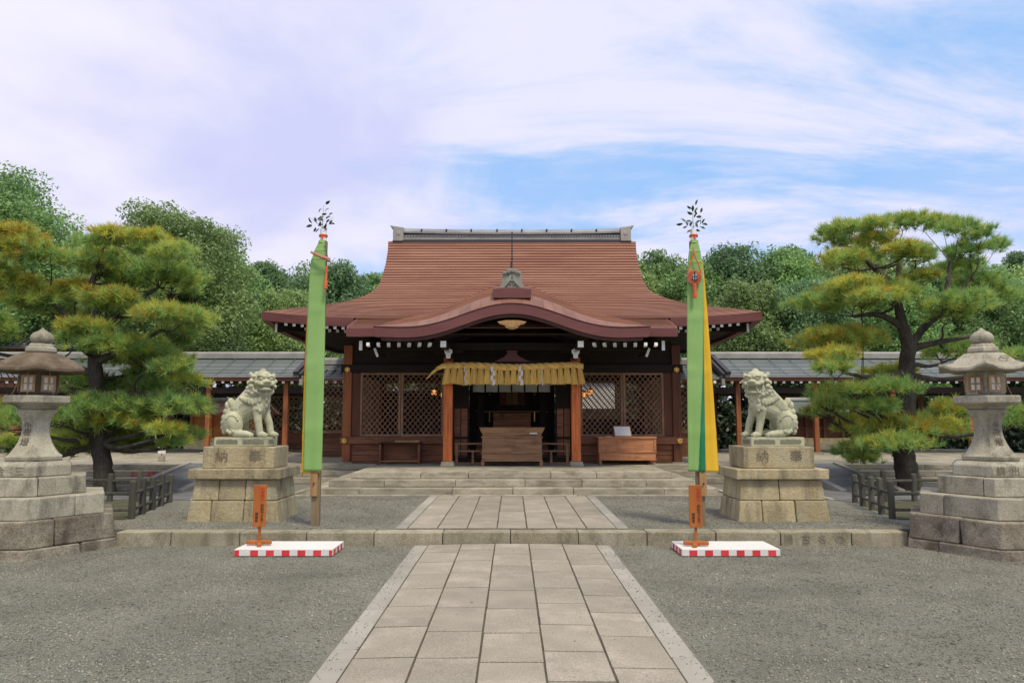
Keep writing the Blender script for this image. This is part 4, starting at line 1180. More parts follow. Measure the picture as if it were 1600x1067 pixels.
bx('foot_rail', tb, M['chest_wood'], -.425, .425, -.2, -.17, 0.06, 0.085)
for s in (-1, 1): bx('side_board', tb, M['beam'], s * .455 - .025, s * .455 + .025, -.2, .18, 0.003, 0.475)
tr = MB(); tr.box(-.28, .28, -.1, .1, 0, 0.012); tr.box(-.28, .28, -.1, -.09, .012, 0.05); tr.box(-.28, .28, .09, .1, .012, .05); tr.box(-.06, .06, -.09, .05, .013, .03)
tag(tr.build('tray', M['bracket_wood'], None, loc=(-2.48, 17.58, 1.056), bevel=0.003), 'shallow light wooden tray on top of the low desk', 'tray')

# hanging lanterns inside, seen through the lattice
for (x, y, z, lab) in ((-2.03, 19.2, 2.22, 'small gilt hanging lantern, outer one left of the entrance'), (-1.80, 19.3, 2.16, 'small gilt hanging lantern, inner one left of the entrance'),
                       (1.88, 19.2, 2.16, 'small gilt hanging lantern, inner one right of the entrance'), (2.06, 19.4, 2.23, 'small gilt hanging lantern, outer one right of the entrance')):
    t = thing('hanging_lantern', lab, 'lantern', (x, y, z), 0, 'gilt lanterns hung inside the hall')
    b = MB(); b.lathe([(0.02, 0.19), (0.10, 0.15), (0.105, 0.14), (0.05, 0.135)], 6); b.lathe([(0.05, -0.01), (0.08, 0.0), (0.07, 0.015)], 6); b.tube([(0, 0, 0.18), (0, 0, 3.40 - z)], 0.004, 5); b.build('hood', M['gold'], t)
    b = MB(); b.lathe([(0.055, 0.015), (0.06, 0.135)], 6); b.build('lit_pane', M['lit'], t)
    b = MB()
    for k in range(6):
        a = k * PI / 3; b.beam((0.062 * math.cos(a), 0.062 * math.sin(a), 0.01), (0.062 * math.cos(a), 0.062 * math.sin(a), 0.14), 0.012, 0.012)
    for k in range(6):
        a0, a1 = k * PI / 3, (k + 1) * PI / 3
        b.beam((0.064 * math.cos(a0), 0.064 * math.sin(a0), 0.075), (0.064 * math.cos(a1), 0.064 * math.sin(a1), 0.075), 0.01, 0.02)
    b.build('frame', M['gold'], t)

# ------------------------------------------------------------------ guardian lions on stone pedestals
def block_ring(parent, cx, cy, x0, x1, y0, y1, z0, z1, mat, nfront, nside, batter=0.0, bevel=0.018, name='stone_block', jit=0.006):
    """a course of blocks round a rectangle, faces leaning in by batter"""
    T = 0.22
    def blk(ax, bx_, ay, by, dx0, dx1, dy0, dy1):
        b = MB(); j = lambda: random.uniform(-jit, jit)
        b.hexa([(ax + j(), ay + j(), z0), (bx_ + j(), ay + j(), z0), (bx_ + j(), by, z0), (ax + j(), by, z0)],
               [(ax + dx0 + j(), ay + dy0 + j(), z1 + j() * .4), (bx_ + dx1 + j(), ay + dy0 + j(), z1 + j() * .4), (bx_ + dx1, by + dy1, z1), (ax + dx0, by + dy1, z1)])
        b.build(name, mat, parent, bevel=bevel)
    g = 0.004
    def cuts(a, c, n):
        return [a] + sorted(a + (c - a) * (k + random.uniform(-.22, .22)) / n for k in range(1, n)) + [c]
    for fy0, fy1, d in ((y0, y0 + T, batter), (y1 - T, y1, -batter)):
        e = cuts(x0, x1, nfront)
        for i, (a, c) in enumerate(zip(e[:-1], e[1:])):
            dx0 = batter if i == 0 else 0; dx1 = -batter if i == len(e) - 2 else 0
            b = MB(); j = lambda: random.uniform(-jit, jit)
            front = d > 0
            ya, yb = fy0, fy1
            da, db = (d, 0) if front else (0, d)
            b.hexa([(a + g, ya + (j() if front else 0), z0), (c - g, ya + (j() if front else 0), z0), (c - g, yb, z0), (a + g, yb, z0)],
                   [(a + g + dx0, ya + da + (j() if front else 0), z1 + j() * .3), (c - g + dx1, ya + da + (j() if front else 0), z1 + j() * .3), (c - g + dx1, yb + db, z1), (a + g + dx0, yb + db, z1)])
            b.build(name, mat, parent, bevel=bevel)
    for sx0, sx1, d in ((x0, x0 + T, batter), (x1 - T, x1, -batter)):
        e = cuts(y0 + T + .004, y1 - T - .004, nside)
        for a, c in zip(e[:-1], e[1:]):
            b = MB(); left = d > 0
            da, db = (d, 0) if left else (0, d)
            b.hexa([(sx0, a + g, z0), (sx1, a + g, z0), (sx1, c - g, z0), (sx0, c - g, z0)], [(sx0 + da, a + g, z1), (sx1 + db, a + g, z1), (sx1 + db, c - g, z1), (sx0 + da, c - g, z1)])
            b.build(name, mat, parent, bevel=bevel)
    b = MB(); b.box(x0 + T + .003 + batter * 0, x1 - T - .003, y0 + T + .003, y1 - T - .003, z0, z1 - 0.01); b.build('core', mat, parent)

def pedestal(s, lab, seed):
    random.seed(seed)
    cx = -3.93 if s < 0 else 3.83; cy = 11.03
    t = thing('lion_pedestal', lab, 'pedestal', (cx, cy, 0.17), 0, 'pedestals of the guardian lions')
    block_ring(t, 0, 0, -.66, .66, -.50, .50, -0.05, 0.285, M['plinth'], 3, 2, 0.045)
    block_ring(t, 0, 0, -.608, .608, -.448, .448, 0.289, 0.583, M['plinth'], 3 if s < 0 else 2, 2, 0.03)
    b = MB(); b.box(-.655, .655, -.495, .495, 0.587, 0.728, jit=0.004); b.build('cap_slab', M['plinth'], t, bevel=0.014)
    b = MB(); b.box(-.51, .51, -.355, .355, 0.730, 1.036, jit=0.004); o = b.build('inscribed_block', M['plinth'], t, bevel=0.014)
    for x, ch_ in ((-0.235, '納'), (0.245, '奉')):
        text(ch_, 0.185, M['engrave'], o, (x, -0.359, 0.985), rot=(R(90), 0, 0), extrude=0.002, sx=1.05)
    return t
pedestal(-1, 'warm stone pedestal with two carved characters on the left, under the closed mouthed lion', 31)
pedestal(1, 'warm stone pedestal with two carved characters on the right, under the open mouthed lion', 32)

def lion_mesh(open_mouth):
    b = MB()
    def ell(c, r, rot=None, seg=14, rings=10): b.ball(c, r, seg, rings, 0, rot)
    def cap(p, q, r0, r1, n=7):
        p, q = Vector(p), Vector(q)
        for i in range(n + 1):
            t = i / n; r = r0 + (r1 - r0) * t
            ell(p.lerp(q, t), (r, r, r), None, 12, 8)
    E = lambda x, y, z: Euler((x, y, z)).to_matrix()
    # trunk
    cap((0.135, 0, 0.46), (-0.06, 0, 0.36), 0.142, 0.145); cap((-0.06, 0, 0.36), (-0.205, 0, 0.215), 0.145, 0.165)
    ell((0.19, 0, 0.44), (0.115, 0.128, 0.16)); ell((0.235, 0, 0.52), (0.085, 0.11, 0.15))
    cap((0.15, 0, 0.52), (0.215, -0.01, 0.76), 0.138, 0.125)
    ell((0.11, 0, 0.60), (0.11, 0.125, 0.13)); ell((0.16, 0, 0.70), (0.115, 0.125, 0.12))
    cap((0.13, 0, 0.70), (-0.10, 0, 0.42), 0.128, 0.145, 9); ell((0.06, 0, 0.56), (0.15, 0.135, 0.13)); ell((0.20, 0, 0.62), (0.12, 0.135, 0.14))
    # front legs: near leg a little behind the far one
    for sy, dx in ((-1, 0.0), (1, 0.095)):
        y = sy * 0.095
        ell((0.185 + dx * .4, y, 0.42), (0.085, 0.06, 0.11))
        cap((0.175 + dx * .5, y, 0.40), (0.205 + dx, y * 1.0, 0.21), 0.072, 0.056); cap((0.205 + dx, y, 0.21), (0.235 + dx, y, 0.06), 0.055, 0.052)
        ell((0.262 + dx, y, 0.042), (0.072, 0.062, 0.045))
        for k in (-1, 0, 1): ell((0.312 + dx, y + k * 0.036, 0.032), (0.030, 0.021, 0.032))
        ell((0.145 + dx, y, 0.33), (0.025, 0.03, 0.04)); ell((0.20 + dx * .5, y - sy * -0.05, 0.41), 0.03); ell((0.235 + dx * .5, y - sy * -0.045, 0.385), 0.024)
    # haunches and hind feet
    for sy in (-1, 1):
        y = sy * 0.13
        ell((-0.150, y, 0.195), (0.142, 0.080, 0.180), E(0, -0.25, 0)); ell((-0.15, y + sy * 0.035, 0.20), (0.085, 0.06, 0.125), E(0, -0.25, 0))
        cap((-0.10, y + sy * .02, 0.06), (0.055, y + sy * .03, 0.05), 0.058, 0.05)
        ell((0.075, y + sy * .03, 0.045), (0.068, 0.056, 0.045))
        for k in (-1, 0, 1): ell((0.125, y + sy * .03 + k * 0.032, 0.035), (0.03, 0.019, 0.033))
        for (x, z, r_) in ((-0.12, 0.085, 0.030), (-0.165, 0.07, 0.028), (-0.205, 0.09, 0.026), (-0.15, 0.115, 0.022)): ell((x, y + sy * 0.065, z), r_)
        # fine raised lines round the haunch
        for k in range(7):
            a = 0.5 + k * 0.32
            ell((-0.155 + 0.098 * math.cos(a), y + sy * 0.062, 0.195 + 0.125 * math.sin(a)), (0.02, 0.014, 0.02))
    # flame tail
    for (x, z, rx, rz, a) in ((-0.235, 0.50, 0.052, 0.085, -0.35), (-0.285, 0.455, 0.045, 0.075, -0.2), (-0.30, 0.375, 0.052, 0.062, 0.3), (-0.325, 0.29, 0.052, 0.058, 0.4),
                              (-0.335, 0.215, 0.048, 0.055, 0.3), (-0.335, 0.145, 0.045, 0.052, 0.2), (-0.315, 0.085, 0.045, 0.05, 0.0), (-0.255, 0.36, 0.06, 0.10, 0), (-0.27, 0.22, 0.06, 0.12, 0)):
        ell((x, 0, z), (rx, 0.07, rz), E(0, a, 0))
    # mane: curls down the neck, pointed locks at the lower edge
    rnd = random.Random(4)
    for sy in (-1, 1):
        for (x, z, y) in ((0.05, 0.80, .11), (0.085, 0.745, .135), (0.045, 0.72, .12), (0.125, 0.70, .145), (0.07, 0.665, .135), (0.17, 0.675, .145), (0.115, 0.64, .14), (0.02, 0.67, .105), (0.165, 0.615, .135), (0.03, 0.61, .115)):
            ell((x, sy * (y - .006), z), (0.038, 0.022, 0.038)); ell((x + 0.006, sy * (y + .010), z + .004), (0.018, 0.014, 0.018))
        for (x, z, y, a) in ((-0.035, 0.56, .120, -0.9), (0.01, 0.54, .130, -0.7), (0.06, 0.525, .138, -0.5), (0.115, 0.515, .142, -0.25), (0.165, 0.525, .135, 0.1), (0.215, 0.545, .118, 0.3)):
            ell((x, sy * y, z), (0.03, 0.026, 0.055), E(0, a, 0)); ell((x + .012, sy * (y + .012), z - .02), (0.016, 0.018, 0.035), E(0, a, 0))
    for (y, z, x) in ((0, 0.60, 0.315), (0.06, 0.56, 0.30), (-0.06, 0.56, 0.30), (0, 0.52, 0.312), (0.075, 0.63, 0.30), (-0.075, 0.63, 0.30), (0.03, 0.47, 0.30), (-0.04, 0.46, 0.295)):
        ell((x, y, z), (0.024, 0.032, 0.045))
    # head, turned towards the path
    hb = MB()
    def he(c, r, rot=None, seg=12, rings=9): hb.ball(c, r, seg, rings, 0, rot)
    he((0, 0, 0.015), (0.135, 0.140, 0.120)); he((0.01, 0, 0.075), (0.115, 0.115, 0.075))
    he((0.085, 0, -0.02), (0.085, 0.115, 0.045)); he((0.115, 0, 0.0), (0.065, 0.060, 0.04))          # muzzle
    he((0.165, 0, 0.012), (0.028, 0.045, 0.024)); he((0.160, 0.038, 0.002), (0.022, 0.022, 0.02)); he((0.160, -0.038, 0.002), (0.022, 0.022, 0.02))
    for sy in (-1, 1):
        he((0.098, sy * 0.062, 0.082), (0.035, 0.058, 0.020), E(0, 0, 0)); he((0.11, sy * 0.030, 0.07), (0.03, 0.028, 0.018))
        he((0.100, sy * 0.062, 0.045), (0.030, 0.032, 0.024))                                       # eyes
        he((0.085, sy * 0.098, -0.010), (0.05, 0.04, 0.032))                                        # cheeks
        he((0.125, sy * 0.055, -0.025), (0.050, 0.055, 0.028))                                      # upper lip
        he((-0.035, sy * 0.142, 0.078), (0.040, 0.034, 0.050), E(sy * -0.5, 0.3, 0))                # ears
    jz = -0.135 if open_mouth else -0.092
    he((0.075, 0, jz), (0.092, 0.098, 0.030)); he((0.115, 0, jz + 0.004), (0.055, 0.072, 0.026)); he((0.0, 0, -0.10), (0.085, 0.11, 0.06))
    if open_mouth:
        he((0.09, 0, -0.112), (0.055, 0.045, 0.014))
        for sy in (-1, 1):
            he((0.145, sy * 0.058, -0.062), (0.012, 0.013, 0.026)); he((0.140, sy * 0.066, -0.108), (0.012, 0.013, 0.026)); he((0.045, sy * 0.108, -0.085), (0.035, 0.02, 0.06))
    # ruff of curls round the face
    for k in range(15):
        a = -PI * 0.98 + k * PI * 1.96 / 14 - PI / 2
        y, z = 0.158 * math.cos(a), -0.02 + 0.150 * math.sin(a)
        if z > 0.10: continue
        he((0.015, y, z), (0.035, 0.033, 0.033)); he((0.045, y * 1.02, z), (0.018, 0.018, 0.018))
    for k in range(9):
        a = -PI * 0.88 + k * PI * 0.76 / 8
        he((0.07, 0.115 * math.cos(a), jz - 0.015 + 0.05 * math.sin(a)), (0.032, 0.027, 0.030))
    for (x, y, z) in ((-0.05, 0, 0.115), (-0.09, 0.05, 0.09), (-0.09, -0.05, 0.09), (-0.11, 0, 0.05), (0.0, 0, 0.135)): he((x, y, z), 0.045)
    rot = Euler((0, R(4), R(-52))).to_matrix()
    off = Vector((0.225, -0.025, 0.815))
    hb.v = [tuple(rot @ (Vector(p) * 1.13) + off) for p in hb.v]
    b.add(hb.v, hb.f)
    me = b.mesh('lion_source', M['lion'])
    o = bpy.data.objects.new('lion_source', me); C.objects.link(o)
    m = o.modifiers.new('r', 'REMESH'); m.mode = 'VOXEL'; m.voxel_size = 0.0062; m.use_smooth_shade = True
    m = o.modifiers.new('s', 'SMOOTH'); m.factor = 0.4; m.iterations = 1
    bpy.context.view_layer.update()
    out = bpy.data.meshes.new_from_object(o.evaluated_get(bpy.context.evaluated_depsgraph_get()))
    bpy.data.objects.remove(o)
    out.shade_smooth()
    return out
def lion(s, lab):
    t = thing('guardian_lion', lab, 'lion statue', (-3.93 if s < 0 else 3.85, 10.98, 1.209), 0, 'stone guardian lions on pedestals')
    me = lion_mesh(s > 0)
    if s > 0:
        co = np.empty(len(me.vertices) * 3, np.float32); me.vertices.foreach_get('co', co)
        co = co.reshape(-1, 3); co[:, 0] *= -1; me.vertices.foreach_set('co', co.ravel()); me.flip_normals(); me.update()
    link('body', me, t, (0, -0.01, 0.128))
    b = MB(); b.box(-.385, .385, -.235, .235, 0.0, 0.130, jit=0.002); bs = b.build('statue_base', M['lion'], t, bevel=0.008)
    for x0, x1 in ((-.35, -.04), (.03, .34)):
        b = MB()
        pl = [(x0, .03), (x1, .03), (x1, .085), (x1 - .03, .10), (x1 - .06, .092), (x1 - .10, .104), ((x0 + x1) / 2, .098), (x0 + .10, .104), (x0 + .06, .092), (x0 + .03, .10), (x0, .085)]
        b.plate(pl, -.2362, -.233); b.build('carved_panel', M['lion_carve'], bs)
    b = MB(); xx = -s * .386
    b.box(min(xx, xx + s * .003), max(xx, xx + s * .003), -.17, .17, .03, .095); b.build('carved_panel', M['lion_carve'], bs)
    return t
lion(-1, 'seated stone guardian lion with closed mouth, on the left pedestal facing right')
lion(1, 'seated stone guardian lion with open mouth, on the right pedestal facing left')
# ------------------------------------------------------------------ tall hexagonal stone lanterns
def hexpt(Rr, k, rot=0.0):
    a = rot + k * PI / 3
    return (Rr * math.cos(a), Rr * math.sin(a))
def stone_lantern(s, lab, dark, seed, base_txt, shaft_txt):
    random.seed(seed)
    t = thing('stone_lantern', lab, 'stone lantern', (s * 6.10, 9.5, 0.0), 0, 'hexagonal stone lanterns beside the path')
    ms = M['lantern']
    def ring(R0, R1, Rin, z0, z1, mat, split, jit, bevel, name='base_stone'):
        ts = [0.5 + random.uniform(-.28, .28) if split > 1 else 0.5 + random.uniform(-.42, .42) for _ in range(6)]
        g = 0.004 / R0
        P = lambda Rr, k, z: Vector((*hexpt(Rr, k), z))
        for k in range(6):          # every block wraps one corner; the joints fall within the faces
            k1, k2 = k + 1, k + 2
            def outline(Ro, z, jt):
                o = [P(Ro, k, z).lerp(P(Ro, k1, z), ts[k] + g), P(Ro, k1, z), P(Ro, k1, z).lerp(P(Ro, k2, z), ts[(k + 1) % 6] - g)]
                q = [P(Rin, k1, z).lerp(P(Rin, k2, z), ts[(k + 1) % 6] - g), P(Rin, k1, z), P(Rin, k, z).lerp(P(Rin, k1, z), ts[k] + g)]
                return [p + Vector((random.uniform(-jt, jt), random.uniform(-jt, jt), random.uniform(-jt, jt) * .3)) for p in o] + q
            b = MB()
            v = outline(R0, z0, jit) + outline(R1, z1, jit)
            b.add(v, [(5, 4, 1, 0), (4, 3, 2, 1), (6, 7, 10, 11), (7, 8, 9, 10)] + [(a, (a + 1) % 6, 6 + (a + 1) % 6, 6 + a) for a in range(6)])
            b.build(name, mat, t, bevel=bevel)
    def slab(name, prof_, mat, bevel=0.012, warp=None, parent=None, smooth=False):
        b = MB(); b.lathe(prof_, 6, warp=warp); return b.build(name, mat, parent or t, bevel=bevel, smooth=smooth)
    ring(1.12, 1.10, 0.45, -0.08, 0.115, M['rough_base'], 2, 0.012, 0.016)
    ring(1.075, 1.06, 0.45, 0.118, 0.425, M['rough_base'], 2, 0.016, 0.018)
    ring(0.935, 0.925, 0.40, 0.428, 0.675, ms, 2, 0.004, 0.012)
    ring(0.685, 0.675, 0.35, 0.678, 0.895, ms, 1, 0.004, 0.012)
    b1 = slab('inscribed_stone', [(0.480, 0.898), (0.480, 1.03), (0.43, 1.072), (0.40, 1.078)], ms)
    # letters round the front face of the top step
    for (x, ch_) in base_txt:
        text(ch_, 0.115, M['engrave'], b1, (x, -0.4175, 1.02), extrude=0.002)
    n = 12
    prf = [(0.335, 1.081), (0.352, 1.10), (0.352, 1.135)]
    for i in range(1, 13):
        u = i / 12
        prf.append((0.168 + 0.165 * (1 - u) ** 2.0, 1.135 + 0.36 * u))
    for i in range(1, 7):
        u = i / 6
        prf.append((0.168 + 0.082 * u ** 2.2, 1.495 + 0.20 * u))
    prf += [(0.262, 1.71), (0.240, 1.728)]
    sh = slab('shaft', prf, ms, bevel=0.0, smooth=True)
    for i, ch_ in enumerate(shaft_txt):
        z = 1.60 - i * 0.115; lean = [0.0, 0.004, 0.03][i]
        text(ch_, 0.105, M['engrave_soft'], sh, ((0.012 if s > 0 else -0.012), -0.150 - lean, z), rot=(R(90 - [0, 2, 16][i]), 0, 0), extrude=0.004)
    slab('platform', [(0.24, 1.731), (0.265, 1.765), (0.405, 1.80), (0.415, 1.815), (0.415, 1.885), (0.40, 1.897), (0.30, 1.905)], ms, 0.008)
    # fire box with a wooden paper window in each face
    fb = slab('fire_box', [(0.235, 1.907), (0.245, 1.93), (0.245, 2.19), (0.235, 2.215)], ms if not dark else M['lantern_dark'], 0.010)
    for k in range(6):
        a = PI / 6 + k * PI / 3
        ap = 0.245 * math.cos(PI / 6)
        cv, sv = math.cos(a), math.sin(a)
        def W(u, d, z): return (cv * (ap + d) - sv * u, sv * (ap + d) + cv * u, z)
        def wbox(b, u0, u1, d0, d1, z0, z1, mi=0):
            b.hexa([W(u0, d0, z0), W(u0, d1, z0), W(u1, d1, z0), W(u1, d0, z0)], [W(u0, d0, z1), W(u0, d1, z1), W(u1, d1, z1), W(u1, d0, z1)], mi)
        b = MB()
        for u0, u1, z0, z1 in ((-.088, -.058, 1.945, 2.155), (.058, .088, 1.945, 2.155), (-.058, .058, 1.945, 1.972), (-.058, .058, 2.128, 2.155), (-.009, .009, 1.972, 2.128), (-.058, -.009, 2.043, 2.058), (.009, .058, 2.043, 2.058)):
            wbox(b, u0, u1, -.02, .012, z0, z1)
        wf = b.build('window_frame', M['shoji_frame'], fb)
        for u0, u1 in ((-.058, -.009), (.009, .058)):
            for z0, z1 in ((1.972, 2.043), (2.058, 2.128)):
                b = MB(); wbox(b, u0, u1, -.02, .003, z0, z1); b.build('paper_pane', M['shoji'], wf)
        if k in (3, 4, 5):
            b = MB(); b.tube([W(.0, .02, 2.20), W(.012, .022, 2.05), W(.04, .07, 1.91)], 0.0045, 5); b.build('tie_strip', M['bamboo'], fb)
    curl = 0.075 if not dark else 0.02
    def warp(r, a):
        c = math.cos(((a + PI / 6) % (PI / 3)) - PI / 6)        # 1 mid-face, .866 at a corner
        f_ = (r / 0.58) ** 5
        k6 = abs(math.cos(3 * a))
        return curl * f_ * k6 ** 6
    b = MB(); nn = 48
    def hexr(Rr, a): return Rr * math.cos(PI / 6) / math.cos(((a + PI / 6) % (PI / 3)) - PI / 6 + 0) if False else Rr * math.cos(PI / 6) / math.cos((a % (PI / 3)) - PI / 6)
    if dark: rp = [(0.20, 2.205), (0.50, 2.20), (0.565, 2.19), (0.58, 2.205), (0.575, 2.235), (0.52, 2.275), (0.44, 2.335), (0.34, 2.395), (0.25, 2.435), (0.17, 2.455)]
    else: rp = [(0.20, 2.205), (0.48, 2.205), (0.57, 2.200), (0.585, 2.215), (0.575, 2.245), (0.50, 2.265), (0.40, 2.315), (0.32, 2.385), (0.25, 2.435), (0.17, 2.455)]
    v = []; f = []
    for r_, z in rp:
        for k in range(nn):
            a = 2 * PI * k / nn
            rr = hexr(r_, a)
            v.append((rr * math.cos(a), rr * math.sin(a), z + curl * (r_ / 0.585) ** 6 * abs(math.cos(3 * a)) ** 5))
    for i in range(len(rp) - 1):
        for k in range(nn): f.append((i * nn + k, i * nn + (k + 1) % nn, (i + 1) * nn + (k + 1) % nn, (i + 1) * nn + k))
    f.append(tuple(range(nn - 1, -1, -1))); f.append(tuple(range((len(rp) - 1) * nn, len(rp) * nn)))
    b.add(v, f); rf = b.build('roof', M['lantern_dark'] if dark else ms, t, smooth=True, angle=34)
    if not dark:
        b = MB(); a = -PI / 2
        ring_ = [(0.05 * math.cos(q) + 0.05, -0.335 + 0.03 * math.sin(q), 2.375 + 0.02 * math.sin(q)) for q in np.linspace(0, 2 * PI, 17)]
        b.tube(ring_, 0.006, 5); b.build('carved_crest', M['engrave_soft'], rf)
    fin = slab('finial_base', [(0.195, 2.456), (0.200, 2.475), (0.195, 2.515), (0.16, 2.525), (0.155, 2.555), (0.12, 2.572)], ms, 0.008)
    b = MB(); b.lathe([(0.08, 2.573), (0.115, 2.59), (0.136, 2.63), (0.130, 2.675), (0.095, 2.715), (0.05, 2.738), (0.022, 2.765), (0.004, 2.785)], 20); b.build('finial', ms, t, smooth=True)
    return t
stone_lantern(-1, 'tall stone lantern with a dark weathered brown roof at the left edge', True, 41, ((0.09, '三'), (-0.14, '金')), '常夜燈')
stone_lantern(1, 'tall pale stone lantern with upturned roof corners at the right edge', False, 42, ((-0.14, '講'), (0.035, '出'), (0.19, '日')), '常夜燈')

# ------------------------------------------------------------------ silk banner poles
def ribbon(name, mat, par, pts_l, pts_r, fold=0.01, nx=12):
    """cloth between two edge curves given top to bottom"""
    b = MB(); P = []
    n = 90
    def samp(c, t):
        i = min(int(t * (len(c) - 1)), len(c) - 2); u = t * (len(c) - 1) - i
        # Catmull-Rom
        p0, p1, p2, p3 = (Vector(c[max(i - 1, 0)]), Vector(c[i]), Vector(c[i + 1]), Vector(c[min(i + 2, len(c) - 1)]))
        return 0.5 * ((2 * p1) + (p2 - p0) * u + (2 * p0 - 5 * p1 + 4 * p2 - p3) * u * u + (3 * p1 - p0 - 3 * p2 + p3) * u ** 3)
    for i in range(n + 1):
        t = i / n
        a, c = samp(pts_l, t), samp(pts_r, t); row = []
        for k in range(nx + 1):
            u = k / nx
            p = a.lerp(c, u)
            wv = fold * (math.sin(u * PI) * -1.0 + 0.0 * t)
            # soft creases from having been folded
            cr = (0.010 + 0.004 * math.sin(u * 5 + t * 9)) * math.exp(-(((t * 7.3 + 0.03 * u) % 1) - 0.5) ** 2 * 420) + 0.006 * math.sin(u * 7.5 + t * 2.2) * t
            row.append((p.x, p.y + wv - cr, p.z))
        P.append(row)
    b.grid(P)
    o = b.build(name, mat, par, smooth=True, angle=70)
    m = o.modifiers.new('thick', 'SOLIDIFY'); m.thickness = 0.003
    return o
def leaf_mesh(L_, W_):
    b = MB(); P = []
    for i in range(7):
        t = i / 6; w = W_ * math.sin(PI * min(1, t * 0.93 + 0.05)) ** 0.8
        P.append([(-w, L_ * t, 0.012 * math.sin(t * 3)), (0, L_ * t, -0.006 + 0.012 * math.sin(t * 3)), (w, L_ * t, 0.012 * math.sin(t * 3))])
    b.grid(P); return b.mesh('leaf', M['sakaki'], True, 80)
LEAF = leaf_mesh(0.080, 0.018)
def sprig(par, seed, leaves):
    """evergreen sprig: stems, then each leaf as its own piece"""
    rs = random.Random(seed)
    b = MB(); b.tube([(0, 0, -0.1), (-0.01, 0.0, 0.14), (0.0, 0.01, 0.36)], [0.007, 0.005, 0.002], 5)
    b.tube([(0, 0, 0.0), (-0.07, -0.02, 0.07), (-0.17, -0.03, 0.15)], [0.005, 0.004, 0.002], 5)
    b.tube([(0, 0, 0.02), (0.06, -0.01, 0.09), (0.14, 0.0, 0.17)], [0.005, 0.004, 0.002], 5)
    br = b.build('branch', M['twig'], par, loc=(0, 0, 4.09))
    for (x, z, ang) in leaves:
        o = link('leaf', LEAF, br, (x - 0.03 * math.sin(R(ang)) * -1 * -1, rs.uniform(-.05, .05), z))
        o.rotation_euler = Euler((R(78 + rs.uniform(-25, 25)), R(rs.uniform(-35, 35)), R(0))).to_matrix().to_euler()
        o.rotation_euler = (Matrix.Rotation(R(ang), 3, 'Y') @ Matrix.Rotation(R(90 + rs.uniform(-30, 30)), 3, 'X') @ Matrix.Rotation(R(rs.uniform(-50, 50)), 3, 'Y')).to_euler()
        k = rs.uniform(0.85, 1.15); o.scale = (k, k, k)
